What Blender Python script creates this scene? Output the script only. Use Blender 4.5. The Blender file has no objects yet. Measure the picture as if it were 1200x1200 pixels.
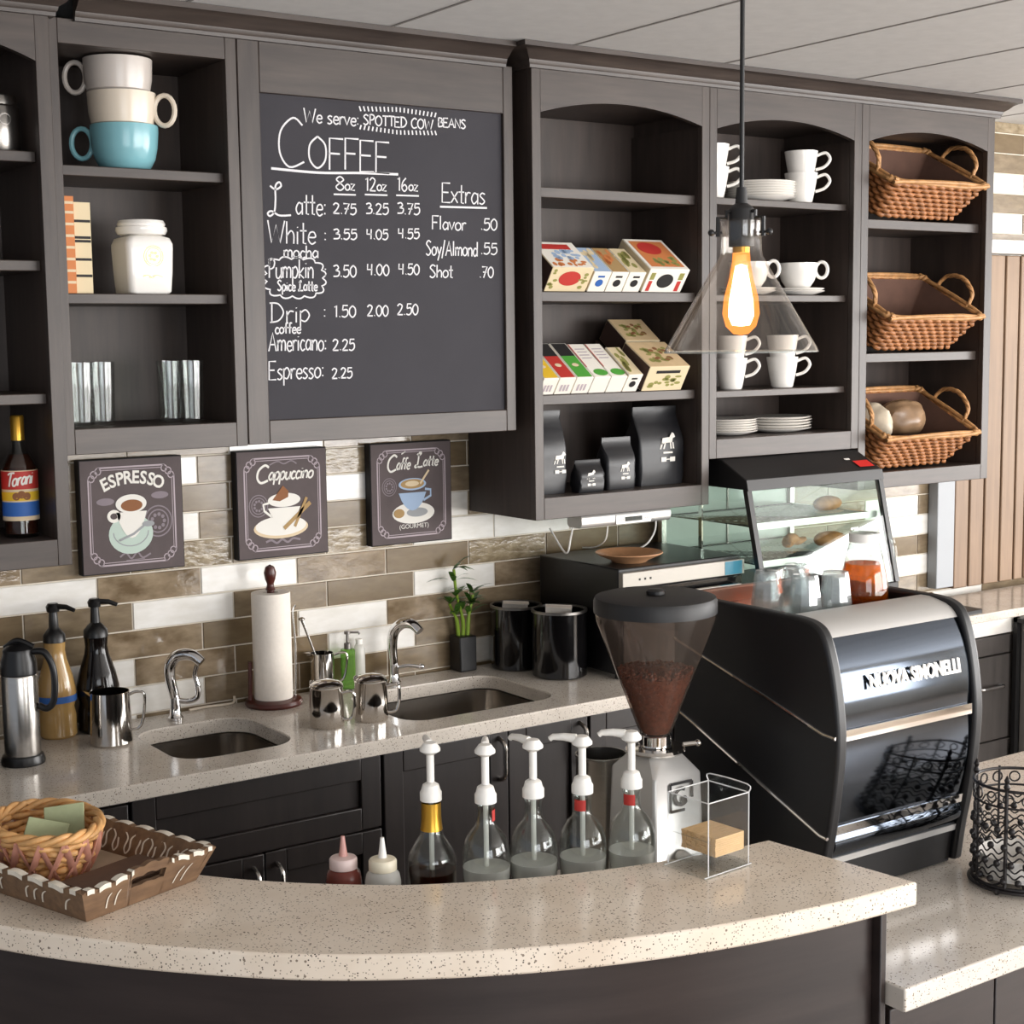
import bpy, bmesh, math, random
from mathutils import Vector, Matrix
random.seed(7)
PI = math.pi
sc = bpy.context.scene
COL = sc.collection

# ------------------------------------------------------------------ camera
cam_d = bpy.data.cameras.new('camera')
cam_d.sensor_width = 36.0
cam_d.lens = 36.0 * 1803.808 / 1200.0
cam_d.clip_start = 0.05
cam = bpy.data.objects.new('camera', cam_d)
COL.objects.link(cam)
def cam_axes(yaw, pit, rol):
    f = Vector((math.sin(yaw) * math.cos(pit), math.cos(yaw) * math.cos(pit), -math.sin(pit)))
    r = Vector((math.cos(yaw), -math.sin(yaw), 0))
    u = r.cross(f)
    c, s = math.cos(rol), math.sin(rol)
    return r * c + u * s, u * c - r * s, f
_r, _u, _f = cam_axes(0.604276, 0.113415, -0.01206)
cam.matrix_world = Matrix(((_r.x, _u.x, -_f.x, -1.52414), (_r.y, _u.y, -_f.y, -3.76750), (_r.z, _u.z, -_f.z, 1.88167), (0, 0, 0, 1)))
sc.camera = cam

# ------------------------------------------------------------------ world, lights, exposure
w = bpy.data.worlds.new('sky'); sc.world = w; w.use_nodes = True
bg = w.node_tree.nodes['Background']
bg.inputs[0].default_value = (0.80, 0.88, 1.0, 1)
bg.inputs[1].default_value = 0.35
def area(name, loc, target, sx, sy, power, col):
    d = bpy.data.lights.new(name, 'AREA'); d.shape = 'RECTANGLE'; d.size = sx; d.size_y = sy
    d.energy = power; d.color = col
    o = bpy.data.objects.new(name, d); COL.objects.link(o); o.location = loc
    o.rotation_euler = (Vector(target) - Vector(loc)).to_track_quat('-Z', 'Y').to_euler()
    return o
# daylight through the shop windows on the right and behind the camera
area('window_daylight', (6.6, -4.4, 1.55), (0.0, -4.4, 1.55), 4.6, 1.9, 300, (1.0, 0.985, 0.965))
area('window_daylight', (3.7, -7.1, 1.55), (3.7, 0.0, 1.55), 5.0, 1.9, 300, (1.0, 0.985, 0.97))
area('window_daylight', (-1.9, -7.1, 1.55), (-1.9, 0.0, 1.55), 3.0, 1.9, 75, (0.94, 0.97, 1.0))
vs = sc.view_settings
vs.view_transform = 'Standard'; vs.look = 'None'; vs.gamma = 1.0; vs.use_curve_mapping = False
vs.exposure = 0.55

# ------------------------------------------------------------------ materials
def lin(h):
    h = h.lstrip('#')
    out = []
    for i in (0, 2, 4):
        c = int(h[i:i + 2], 16) / 255.0
        out.append(c / 12.92 if c <= 0.04045 else ((c + 0.055) / 1.055) ** 2.4)
    return (out[0], out[1], out[2], 1.0)
def base(name):
    m = bpy.data.materials.new(name); m.use_nodes = True
    nt = m.node_tree
    return m, nt, nt.nodes['Principled BSDF']
def noise(nt, scale, stretch=(1, 1, 1), detail=4, coord='Object', rough=0.55):
    tc = nt.nodes.new('ShaderNodeTexCoord'); mp = nt.nodes.new('ShaderNodeMapping')
    mp.inputs['Scale'].default_value = stretch
    nt.links.new(tc.outputs[coord], mp.inputs[0])
    n = nt.nodes.new('ShaderNodeTexNoise'); n.inputs['Scale'].default_value = scale
    n.inputs['Detail'].default_value = detail; n.inputs['Roughness'].default_value = rough
    nt.links.new(mp.outputs[0], n.inputs['Vector'])
    return n
def ramp(nt, src, stops, interp='LINEAR'):
    r = nt.nodes.new('ShaderNodeValToRGB'); r.color_ramp.interpolation = interp
    e = r.color_ramp.elements
    e[0].position, e[0].color = stops[0]; e[1].position, e[1].color = stops[1]
    for p, c in stops[2:]:
        x = e.new(p); x.color = c
    nt.links.new(src, r.inputs[0]); return r
def bump(nt, b, src, strength, dist=0.002):
    n = nt.nodes.new('ShaderNodeBump'); n.inputs['Strength'].default_value = strength
    n.inputs['Distance'].default_value = dist
    nt.links.new(src, n.inputs['Height']); nt.links.new(n.outputs[0], b.inputs['Normal'])
def plain(name, col, rough=0.5, metal=0.0, var=0.0, scale=30, stretch=(1, 1, 1), bmp=0.0, coat=0.0, spec=0.5, aniso=0.0):
    m, nt, b = base(name)
    c = lin(col)
    b.inputs['Base Color'].default_value = c
    b.inputs['Roughness'].default_value = rough; b.inputs['Metallic'].default_value = metal
    b.inputs['Specular IOR Level'].default_value = spec
    b.inputs['Coat Weight'].default_value = coat; b.inputs['Coat Roughness'].default_value = 0.05
    if var or bmp:
        n = noise(nt, scale, stretch)
        if var:
            lo = tuple(x * (1 - var) for x in c[:3]) + (1,); hi = tuple(min(1, x * (1 + var)) for x in c[:3]) + (1,)
            r = ramp(nt, n.outputs['Fac'], [(0.3, lo), (0.7, hi)])
            nt.links.new(r.outputs[0], b.inputs['Base Color'])
        if bmp: bump(nt, b, n.outputs['Fac'], bmp)
    return m
def glass(name, tint='#ffffff', rough=0.0, ior=1.45, body=None, bodyfac=0.0):
    m = bpy.data.materials.new(name); m.use_nodes = True; nt = m.node_tree
    for n in list(nt.nodes): nt.nodes.remove(n)
    out = nt.nodes.new('ShaderNodeOutputMaterial'); mix = nt.nodes.new('ShaderNodeMixShader')
    tr = nt.nodes.new('ShaderNodeBsdfTransparent'); gl = nt.nodes.new('ShaderNodeBsdfGlossy')
    f0 = ((ior - 1) / (ior + 1)) ** 2          # Schlick reflectance, the same from both sides of the thin wall
    lw = nt.nodes.new('ShaderNodeLayerWeight'); lw.inputs[0].default_value = 0.5
    pw = nt.nodes.new('ShaderNodeMath'); pw.operation = 'POWER'; pw.inputs[1].default_value = 5.0
    nt.links.new(lw.outputs['Facing'], pw.inputs[0])
    fr = nt.nodes.new('ShaderNodeMath'); fr.operation = 'MULTIPLY_ADD'; fr.inputs[1].default_value = 0.85 * (1 - f0); fr.inputs[2].default_value = f0
    nt.links.new(pw.outputs[0], fr.inputs[0])
    tr.inputs[0].default_value = lin(tint); gl.inputs['Roughness'].default_value = rough
    last = tr.outputs[0]
    if body:
        df = nt.nodes.new('ShaderNodeBsdfDiffuse'); df.inputs[0].default_value = lin(body)
        m2 = nt.nodes.new('ShaderNodeMixShader'); m2.inputs[0].default_value = bodyfac
        nt.links.new(tr.outputs[0], m2.inputs[1]); nt.links.new(df.outputs[0], m2.inputs[2]); last = m2.outputs[0]
    nt.links.new(fr.outputs[0], mix.inputs[0]); nt.links.new(last, mix.inputs[1]); nt.links.new(gl.outputs[0], mix.inputs[2])
    nt.links.new(mix.outputs[0], out.inputs[0])
    return m
def emit(name, col, s, clear=0.0):
    m = bpy.data.materials.new(name); m.use_nodes = True; nt = m.node_tree
    for n in list(nt.nodes): nt.nodes.remove(n)
    out = nt.nodes.new('ShaderNodeOutputMaterial'); e = nt.nodes.new('ShaderNodeEmission')
    e.inputs[0].default_value = col; e.inputs[1].default_value = s
    if clear:
        t = nt.nodes.new('ShaderNodeBsdfTransparent'); mx = nt.nodes.new('ShaderNodeMixShader'); mx.inputs[0].default_value = clear
        nt.links.new(e.outputs[0], mx.inputs[1]); nt.links.new(t.outputs[0], mx.inputs[2]); nt.links.new(mx.outputs[0], out.inputs[0])
    else: nt.links.new(e.outputs[0], out.inputs[0])
    return m
def wood(name, dark, light, stretch, rough=0.42, scale=5.0, coat=0.0):
    m, nt, b = base(name)
    n = noise(nt, scale, stretch, detail=6, rough=0.6)
    n2 = noise(nt, scale * 0.35, (1, 1, 1), detail=3)
    mx = nt.nodes.new('ShaderNodeMix'); mx.inputs[0].default_value = 0.45
    nt.links.new(n.outputs['Fac'], mx.inputs[2]); nt.links.new(n2.outputs['Fac'], mx.inputs[3])
    r = ramp(nt, mx.outputs[0], [(0.34, lin(dark)), (0.66, lin(light))])
    nt.links.new(r.outputs[0], b.inputs['Base Color'])
    b.inputs['Roughness'].default_value = rough; b.inputs['Coat Weight'].default_value = coat
    bump(nt, b, n.outputs['Fac'], 0.12, 0.001)
    return m
def quartz(name, c0, c1, rough=0.16):
    m, nt, b = base(name)
    tc = nt.nodes.new('ShaderNodeTexCoord')
    n = noise(nt, 9.0, detail=3)
    r = ramp(nt, n.outputs['Fac'], [(0.3, lin(c0)), (0.7, lin(c1))])
    col = r.outputs[0]
    for sc_, th, gate, cc in ((230.0, 0.14, 0.20, '#5a4f46'), (130.0, 0.12, 0.16, '#8b7d6f'), (330.0, 0.17, 0.20, '#97897b')):
        v = nt.nodes.new('ShaderNodeTexVoronoi'); v.inputs['Scale'].default_value = sc_
        nt.links.new(tc.outputs['Object'], v.inputs['Vector'])
        # only some cells carry a chip: the cell's own random colour gates it
        sep = nt.nodes.new('ShaderNodeSeparateColor'); nt.links.new(v.outputs['Color'], sep.inputs[0])
        g1 = nt.nodes.new('ShaderNodeMath'); g1.operation = 'LESS_THAN'; g1.inputs[1].default_value = gate
        nt.links.new(sep.outputs[0], g1.inputs[0])
        g2 = nt.nodes.new('ShaderNodeMath'); g2.operation = 'LESS_THAN'; g2.inputs[1].default_value = th * 2.0
        nt.links.new(v.outputs['Distance'], g2.inputs[0])
        g = nt.nodes.new('ShaderNodeMath'); g.operation = 'MULTIPLY'
        nt.links.new(g1.outputs[0], g.inputs[0]); nt.links.new(g2.outputs[0], g.inputs[1])
        mx = nt.nodes.new('ShaderNodeMix'); mx.data_type = 'RGBA'
        nt.links.new(g.outputs[0], mx.inputs[0]); nt.links.new(col, mx.inputs[6]); mx.inputs[7].default_value = lin(cc)
        col = mx.outputs[2]
    nt.links.new(col, b.inputs['Base Color']); b.inputs['Roughness'].default_value = rough
    return m
def tile_mat(name, c0, c1, rough, bmp, scale, stretch=(1, 1, 3), spec=0.5):
    m, nt, b = base(name)
    n = noise(nt, scale, stretch, detail=5)
    r = ramp(nt, n.outputs['Fac'], [(0.32, lin(c0)), (0.68, lin(c1))])
    nt.links.new(r.outputs[0], b.inputs['Base Color']); b.inputs['Roughness'].default_value = rough
    b.inputs['Specular IOR Level'].default_value = spec
    if bmp: bump(nt, b, n.outputs['Fac'], bmp, 0.004)
    return m

WOOD_V = wood('dark_stained_wood', '#322a27', '#4d433d', (9, 9, 0.8))
WOOD_H = wood('dark_stained_wood_rail', '#322a27', '#4d433d', (0.8, 9, 9))
WOOD_IN = wood('dark_stained_wood_inside', '#2f2622', '#483c36', (7, 7, 0.7), rough=0.5)
WOOD_B = wood('shaded_wood_base', '#1f1a19', '#302927', (8, 8, 0.8), rough=0.42)  # cabinet wood with the shade behind the bar darkened into its colour
WOOD_BAR = wood('espresso_wood_bar', '#241d1c', '#382f2d', (0.7, 0.7, 7), rough=0.32)
WOOD_DOOR = wood('tan_wood_panel', '#77604d', '#927860', (9, 9, 0.6), rough=0.5)
WOOD_TRAY = wood('brown_tray_wood', '#5b4433', '#8a6c50', (2, 9, 9), rough=0.55, scale=8)
WOOD_RED = wood('mahogany_wood', '#35120d', '#5a2419', (4, 4, 1), rough=0.3)
QUARTZ = quartz('speckled_beige_quartz', '#e0d0bd', '#ecdfcf')
QUARTZ_G = quartz('speckled_grey_quartz', '#c6bdb2', '#d6cdc2', 0.14)
T_WHITE = tile_mat('white_gloss_tile', '#e6e2da', '#f4f1ec', 0.12, 0.05, 12)
T_TAUPE = tile_mat('taupe_tile', '#70614d', '#8c7b63', 0.22, 0.10, 14)
T_BROWN = tile_mat('brown_tile', '#6b5a43', '#7a6950', 0.18, 0.03, 14)
T_MARB = tile_mat('marbled_tile', '#6a5944', '#a39179', 0.07, 0.35, 11, (1, 1, 2))
T_TEXT = tile_mat('rippled_glass_tile', '#786850', '#a5967c', 0.06, 0.6, 26, (1, 1, 2))
GROUT = plain('grout', '#d9cfbf', 0.9, var=0.08, scale=60)
CEIL = plain('ceiling_panel_paint', '#d9d8d7', 0.75, var=0.04, scale=20)
GROOVE = plain('ceiling_joint', '#8d8985', 0.9)
FLOOR = wood('tan_floor', '#6c5f53', '#8d7f71', (1.2, 9, 9), rough=0.3)
WALLP = plain('cream_wall_paint', '#cfc6b8', 0.8)
FRAME_D = plain('black_window_frame', '#1c1a1a', 0.4)
STEEL = plain('brushed_steel', '#b9b5b0', 0.26, 1.0, var=0.06, scale=40, stretch=(1, 1, 12))
STEEL_D = plain('dull_steel', '#8c8884', 0.36, 1.0, var=0.08, scale=25)
SINKM = plain('sink_steel', '#8f8880', 0.24, 1.0, var=0.05, scale=20)
CHROME = plain('chrome', '#e3e2e2', 0.05, 1.0)
ALU = plain('satin_aluminium', '#c7c5c2', 0.4, 0.55)
BLACK = plain('black_plastic', '#131213', 0.35)
BLACK_S = plain('black_satin', '#191819', 0.5)
BLACK_G = plain('black_gloss', '#0d0c0d', 0.12, coat=0.4)
NAVY = plain('glossy_dark_panel', '#50565f', 0.08, 1.0)
MACH = plain('black_machine_side', '#0e0e11', 0.42)
MACH_E = plain('dark_rubbery_edge', '#2c3036', 0.45)
WHITE_C = plain('white_ceramic', '#f0ece6', 0.12, coat=0.3)
WHITE_P = plain('white_plastic', '#f1eee8', 0.38)
GREY_C = plain('pale_grey_ceramic', '#c9c0b8', 0.25)
CREAM_C = plain('cream_ceramic', '#ddd0be', 0.25)
TEAL_C = plain('teal_ceramic', '#7fb4bd', 0.22)
PAPER = plain('white_paper', '#efe6db', 0.95, var=0.03, scale=80, bmp=0.25)
PAPER_B = plain('brown_paper', '#b99a74', 0.8, var=0.1, scale=30)
GLASS = glass('clear_glass', '#fbfdfc', 0.0, 1.55)
GLASS_CUT = glass('cut_glass', '#f2f6f6', 0.03, 1.95, '#eef2f2', 0.16)
GLASS_SH = glass('lamp_shade_glass', '#fcfaf8', 0.02, 1.62)
GLASS_T = glass('display_glass', '#f1f7f4', 0.0, 1.6)
GLASS_S = glass('smoky_plastic', '#cfc4be', 0.08, 1.45, '#86796f', 0.14)
ACRYL = glass('clear_acrylic', '#fcfdfd', 0.02, 1.5)
LENS = glass('green_soap_liquid', '#b4da90', 0.05, 1.4, '#8cbc5c', 0.35)
AMBER = glass('amber_tea', '#f2a24e', 0.02, 1.33, '#c25f14', 0.28)
SYRUP = glass('dark_syrup', '#7a3f22', 0.03, 1.35, '#4a2112', 0.35)
MILKY = glass('milky_bottle', '#f2f1ee', 0.25, 1.4, '#f0eee8', 0.55)
PINKY = glass('rosy_sauce_bottle', '#b87a70', 0.25, 1.4, '#8d4b41', 0.6)
AMBERSAUCE = plain('caramel_sauce_bottle', '#ad8a55', 0.2, coat=0.3, var=0.06, scale=15)
DARKSAUCE = plain('dark_sauce_bottle', '#120d0c', 0.12, spec=0.35)
BEAN = plain('roasted_beans', '#8a4d33', 0.4, var=0.35, scale=120)
CHALKB = plain('slate_board', '#363439', 0.7, var=0.08, scale=6, spec=0.25)
CHALK = plain('white_chalk', '#dcdadc', 0.9)
CHALK_D = plain('faint_chalk', '#a9a6ac', 0.9)
CANVAS = plain('canvas_brown', '#554a4a', 0.75, var=0.10, scale=16)
CANVAS_E = plain('canvas_black_edge', '#120f10', 0.7)
LILAC = plain('print_pale_lilac', '#b3a5ab', 0.8)
LILAC_D = plain('print_dim_lilac', '#857a80', 0.8)
PR_WHITE = plain('print_white', '#e6e2da', 0.8)
PR_MINT = plain('print_mint', '#b9c9be', 0.8)
PR_GREY = plain('print_grey', '#9a9c9e', 0.8)
PR_COFFEE = plain('print_coffee', '#8a5a38', 0.8)
PR_CREAM = plain('print_cream', '#d8c3a2', 0.8)
PR_TAN = plain('print_tan', '#a98a5c', 0.8)
RED = plain('print_red', '#b8332c', 0.6)
REDV = plain('badge_red', '#d22f2c', 0.4)
YELLOW = plain('print_yellow', '#dcb32a', 0.6)
BLUE = plain('print_blue', '#2c5fa8', 0.6)
GREEN = plain('print_green', '#4c9a39', 0.6)
OLIVE = plain('print_olive', '#8d8a4a', 0.7)
ORANGE = plain('print_orange', '#c87a45', 0.7)
SKYB = plain('print_pale_blue', '#9fb4cf', 0.7)
BOXW = plain('box_white_card', '#e9e3d8', 0.7)
BOXC = plain('box_cream_card', '#d9c7a3', 0.7)
BOXT = plain('box_tan_card', '#c9ae86', 0.75, var=0.06, scale=40)
BOXD = plain('box_brown_side', '#4a352d', 0.7)
INK = plain('black_ink', '#1d1a1a', 0.7)
BAGM = plain('black_foil_bag', '#1c1c1f', 0.38, var=0.15, scale=14, bmp=0.3)
GOLD = plain('gold_foil', '#c99a3a', 0.3, 0.8)
WICKER = plain('reddish_wicker', '#9a6338', 0.55, var=0.35, scale=45)
WICKER_L = plain('pale_wicker_rim', '#b08151', 0.55, var=0.3, scale=45)
WICKER_N = plain('natural_wicker', '#d3a066', 0.5, var=0.32, scale=28)
WICKER_P = plain('pinkish_wicker', '#bf8673', 0.5, var=0.2, scale=28)
LINER = plain('brown_cloth_liner', '#5b4034', 0.9, var=0.12, scale=20, bmp=0.2)
WASH = plain('whitewash', '#dcd3c4', 0.7, var=0.12, scale=40)
TRAYIN = plain('pale_tray_bed', '#b7a58e', 0.7, var=0.1, scale=25)
GREENPK = plain('pale_green_packet', '#a4ab85', 0.7, var=0.08, scale=50)
LEAF = plain('bamboo_leaf', '#3f6424', 0.4, var=0.25, scale=20)
STALK = plain('bamboo_stalk', '#7d9a2e', 0.35)
IRON = plain('black_iron', '#1a1516', 0.45)
BREAD = plain('golden_pastry', '#a8703a', 0.6, var=0.3, scale=30)
STICK = plain('birch_stirrers', '#d8b07e', 0.6, var=0.12, scale=40, stretch=(1, 12, 1))
TERRA = plain('terracotta_glaze', '#b98b66', 0.35, var=0.1, scale=30)
LCD = plain('dark_display', '#1b2624', 0.15)
CYAN = plain('blue_display', '#3f7f95', 0.2)
PARCEL = plain('brown_bread_bag', '#8d7156', 0.35, var=0.3, scale=12, bmp=0.4)
LOAF_W = plain('pale_bread_bag', '#cdbfa9', 0.4, var=0.15, scale=14)
GREYCAB = wood('grey_brown_cabinet', '#4a4644', '#5f5a57', (8, 8, 0.8), rough=0.35)
GREYPANEL = plain('pale_steel_panel', '#a5a09b', 0.4, 0.5)
BULB_ON = emit('lit_filament', (1.0, 0.74, 0.40, 1), 22.0)
BULB_G = emit('glowing_amber_envelope', (1.0, 0.27, 0.04, 1), 1.7, 0.5)
BADGE = plain('brass_badge', '#b59a62', 0.3, 0.8)

# ------------------------------------------------------------------ mesh helpers
class MB:
    def __init__(s): s.v = []; s.f = []; s.m = []; s.k = 0
    def slot(s, k): s.k = k; return s
    def add(s, vs, fs):
        o = len(s.v); s.v += [tuple(p) for p in vs]
        for f in fs: s.f.append([i + o for i in f]); s.m.append(s.k)
        return s
    def box(s, x0, x1, y0, y1, z0, z1):
        return s.add([(x0, y0, z0), (x1, y0, z0), (x1, y1, z0), (x0, y1, z0), (x0, y0, z1), (x1, y0, z1), (x1, y1, z1), (x0, y1, z1)],
                     [(3, 2, 1, 0), (4, 5, 6, 7), (0, 1, 5, 4), (1, 2, 6, 5), (2, 3, 7, 6), (3, 0, 4, 7)])
    def quad(s, a, b, c, d): return s.add([a, b, c, d], [(0, 1, 2, 3)])
    def lathe(s, prof, c=(0, 0, 0), n=32, cap=True, fn=None):
        vs = []; fs = []
        for r, z in prof:
            for i in range(n):
                a = 2 * PI * i / n
                p = (c[0] + r * math.cos(a), c[1] + r * math.sin(a), c[2] + z)
                vs.append(fn(p) if fn else p)
        for j in range(len(prof) - 1):
            for i in range(n):
                k = (i + 1) % n
                fs.append((j * n + i, j * n + k, (j + 1) * n + k, (j + 1) * n + i))
        if cap:
            if prof[0][0] > 1e-6: fs.append(tuple(reversed(range(n))))
            if prof[-1][0] > 1e-6: fs.append(tuple(range((len(prof) - 1) * n, len(prof) * n)))
        return s.add(vs, fs)
    def tube(s, pts, r, n=8, closed=False, cap=True, flat=None):
        pts = [Vector(p) for p in pts]; N = len(pts)
        rr = r if isinstance(r, (list, tuple)) else [r] * N
        t = []
        for i in range(N):
            a = pts[i - 1] if (i > 0 or closed) else pts[i]
            b = pts[(i + 1) % N] if (i < N - 1 or closed) else pts[i]
            d = (b - a); t.append(d.normalized() if d.length > 1e-9 else Vector((0, 0, 1)))
        up = Vector((0, 0, 1)) if abs(t[0].z) < 0.9 else Vector((1, 0, 0))
        nrm = t[0].cross(up).normalized(); vs = []; fs = []
        for i in range(N):
            nrm = nrm - t[i] * nrm.dot(t[i])
            nrm = nrm.normalized() if nrm.length > 1e-9 else t[i].orthogonal().normalized()
            bn = t[i].cross(nrm)
            for k in range(n):
                a = 2 * PI * k / n
                f2 = flat if flat else 1.0
                vs.append(pts[i] + nrm * math.cos(a) * rr[i] + bn * math.sin(a) * rr[i] * f2)
        M = N if closed else N - 1
        for i in range(M):
            j = (i + 1) % N
            for k in range(n):
                l = (k + 1) % n
                fs.append((i * n + k, i * n + l, j * n + l, j * n + k))
        if cap and not closed:
            fs.append(tuple(reversed(range(n)))); fs.append(tuple(range((N - 1) * n, N * n)))
        return s.add(vs, fs)
    def prism(s, poly, h0, h1, fn=None):
        """poly in 2-D, extruded from h0 to h1; fn maps (u, v, h) to xyz."""
        fn = fn or (lambda u, v, h: (u, v, h)); n = len(poly)
        vs = [fn(u, v, h0) for u, v in poly] + [fn(u, v, h1) for u, v in poly]
        fs = [tuple(reversed(range(n))), tuple(range(n, 2 * n))]
        for i in range(n):
            j = (i + 1) % n; fs.append((i, j, n + j, n + i))
        return s.add(vs, fs)
    def ball(s, c, r, n=12, sz=1.0):
        m = n // 2
        return s.lathe([(max(r * math.sin(PI * j / m), 0.0), -r * sz * math.cos(PI * j / m)) for j in range(m + 1)], c, n, cap=False)
    def build(s, name, mat, parent=None, world=False, bevel=0.0, seg=2, smooth=True, ang=38, M=None, fixn=True):
        mats = mat if isinstance(mat, (list, tuple)) else [mat]
        me = bpy.data.meshes.new(name)
        vs = s.v
        if M is not None: vs = [tuple(M @ Vector(p)) for p in vs]
        if world and parent is not None:
            L = parent['_o'] if '_o' in parent else parent.location
            vs = [(p[0] - L[0], p[1] - L[1], p[2] - L[2]) for p in vs]
        me.from_pydata(vs, [], s.f)
        for m in mats: me.materials.append(m)
        if len(mats) > 1: me.polygons.foreach_set('material_index', s.m)
        if fixn:
            bm = bmesh.new(); bm.from_mesh(me)
            bmesh.ops.remove_doubles(bm, verts=bm.verts, dist=1e-6)
            bmesh.ops.recalc_face_normals(bm, faces=bm.faces); bm.to_mesh(me); bm.free()
        me.update()
        if smooth and len(me.polygons):
            me.polygons.foreach_set('use_smooth', [True] * len(me.polygons))
            me.set_sharp_from_angle(angle=math.radians(ang))
        o = bpy.data.objects.new(name, me); COL.objects.link(o)
        if parent is not None: o.parent = parent
        if bevel:
            b = o.modifiers.new('bevel', 'BEVEL'); b.width = bevel; b.segments = seg; b.limit_method = 'ANGLE'
            b.angle_limit = math.radians(40); b.harden_normals = False
        return o

def tag(o, label, cat, group=None):
    o['label'] = label; o['category'] = cat
    if group: o['group'] = group
    return o
def thing(name, label, cat, loc=(0, 0, 0), rz=0.0, group=None):
    o = bpy.data.objects.new(name, None); COL.objects.link(o); o.empty_display_size = 0.05
    o.location = loc; o.rotation_euler = (0, 0, rz)
    return tag(o, label, cat, group)
def structure(o): o['kind'] = 'structure'; return o
def copy_thing(root, loc, label, rz=None):
    r = root.copy(); COL.objects.link(r); r.location = loc; r['label'] = label
    if rz is not None: r.rotation_euler = (root.rotation_euler[0], root.rotation_euler[1], rz)
    for ch in list(root.children):
        c = ch.copy(); COL.objects.link(c); c.parent = r
        for g in list(ch.children):
            d = g.copy(); COL.objects.link(d); d.parent = c
    return r
def plate(mb, outer, holes, z0, z1):
    """flat slab with holes, outlines given in plan"""
    for z in (z0, z1):
        bm = bmesh.new(); es = []
        for loop in [outer] + holes:
            vv = [bm.verts.new((x, y, z)) for x, y in loop]
            for i in range(len(vv)): es.append(bm.edges.new((vv[i], vv[(i + 1) % len(vv)])))
        bmesh.ops.triangle_fill(bm, use_beauty=True, use_dissolve=False, edges=es)
        bm.verts.index_update()
        mb.add([v.co[:] for v in bm.verts], [[v.index for v in f.verts] for f in bm.faces]); bm.free()
    for loop in [outer] + holes:
        n = len(loop)
        for i in range(n):
            a, b = loop[i], loop[(i + 1) % n]
            mb.quad((a[0], a[1], z0), (b[0], b[1], z0), (b[0], b[1], z1), (a[0], a[1], z1))
    return mb
def rrect(x0, x1, y0, y1, r, n=6):
    out = []
    for cx, cy, a0 in ((x1 - r, y0 + r, -PI / 2), (x1 - r, y1 - r, 0), (x0 + r, y1 - r, PI / 2), (x0 + r, y0 + r, PI)):
        for i in range(n + 1):
            a = a0 + PI / 2 * i / n; out.append((cx + r * math.cos(a), cy + r * math.sin(a)))
    return out
def catmull(P, k=8, closed=False):
    out = []; n = len(P)
    for i in range(n if closed else n - 1):
        g = (lambda j: P[j % n]) if closed else (lambda j: P[min(max(j, 0), n - 1)])
        p0, p1, p2, p3 = g(i - 1), g(i), g(i + 1), g(i + 2)
        for s in range(k):
            t = s / k
            out.append(tuple(0.5 * (2 * b + (c - a) * t + (2 * a - 5 * b + 4 * c - d) * t * t + (3 * b - a - 3 * c + d) * t ** 3)
                             for a, b, c, d in zip(p0, p1, p2, p3)))
    if not closed: out.append(tuple(P[-1]))
    return out
def ribbon(mb, pts, wd, fn, closed=False):
    """flat stroke of width wd along 2-D points; fn maps (u, v) to xyz"""
    n = len(pts); L = []; R = []
    for i in range(n):
        a = pts[(i - 1) % n] if (closed or i > 0) else pts[i]
        b = pts[(i + 1) % n] if (closed or i < n - 1) else pts[i]
        dx, dy = b[0] - a[0], b[1] - a[1]; l = math.hypot(dx, dy) or 1
        nx, ny = -dy / l * wd / 2, dx / l * wd / 2
        L.append((pts[i][0] + nx, pts[i][1] + ny)); R.append((pts[i][0] - nx, pts[i][1] - ny))
    for i in range(n if closed else n - 1):
        j = (i + 1) % n
        mb.quad(fn(*R[i]), fn(*R[j]), fn(*L[j]), fn(*L[i]))
def disc(mb, c, rx, ry, fn, n=28, a0=0, a1=2 * PI):
    vs = [fn(c[0] + rx * math.cos(a0 + (a1 - a0) * i / n), c[1] + ry * math.sin(a0 + (a1 - a0) * i / n)) for i in range(n + (0 if a1 - a0 > 6.28 else 1))]
    mb.add(vs, [tuple(range(len(vs)))])
def poly(mb, pts, fn): mb.add([fn(*p) for p in pts], [tuple(range(len(pts)))])
def bez(txt, size, thick=0.0, align='CENTER', shear=0.0, space=1.0, bold=0.0):
    """triangles of a word in the default face, as (verts2d, faces)"""
    c = bpy.data.curves.new('t', 'FONT'); c.body = txt; c.size = size; c.align_x = align; c.shear = shear
    c.space_character = space; c.offset = bold; c.resolution_u = 3
    o = bpy.data.objects.new('t', c); COL.objects.link(o)
    bpy.context.view_layer.update()
    me = bpy.data.meshes.new_from_object(o.evaluated_get(bpy.context.evaluated_depsgraph_get()))
    V = [(v.co.x, v.co.y) for v in me.vertices]; F = [tuple(p.vertices) for p in me.polygons]
    bpy.data.objects.remove(o); bpy.data.curves.remove(c); bpy.data.meshes.remove(me)
    return V, F
def word(mb, txt, size, fn, **k):
    V, F = bez(txt, size, **k); mb.add([fn(*p) for p in V], F)

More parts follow.
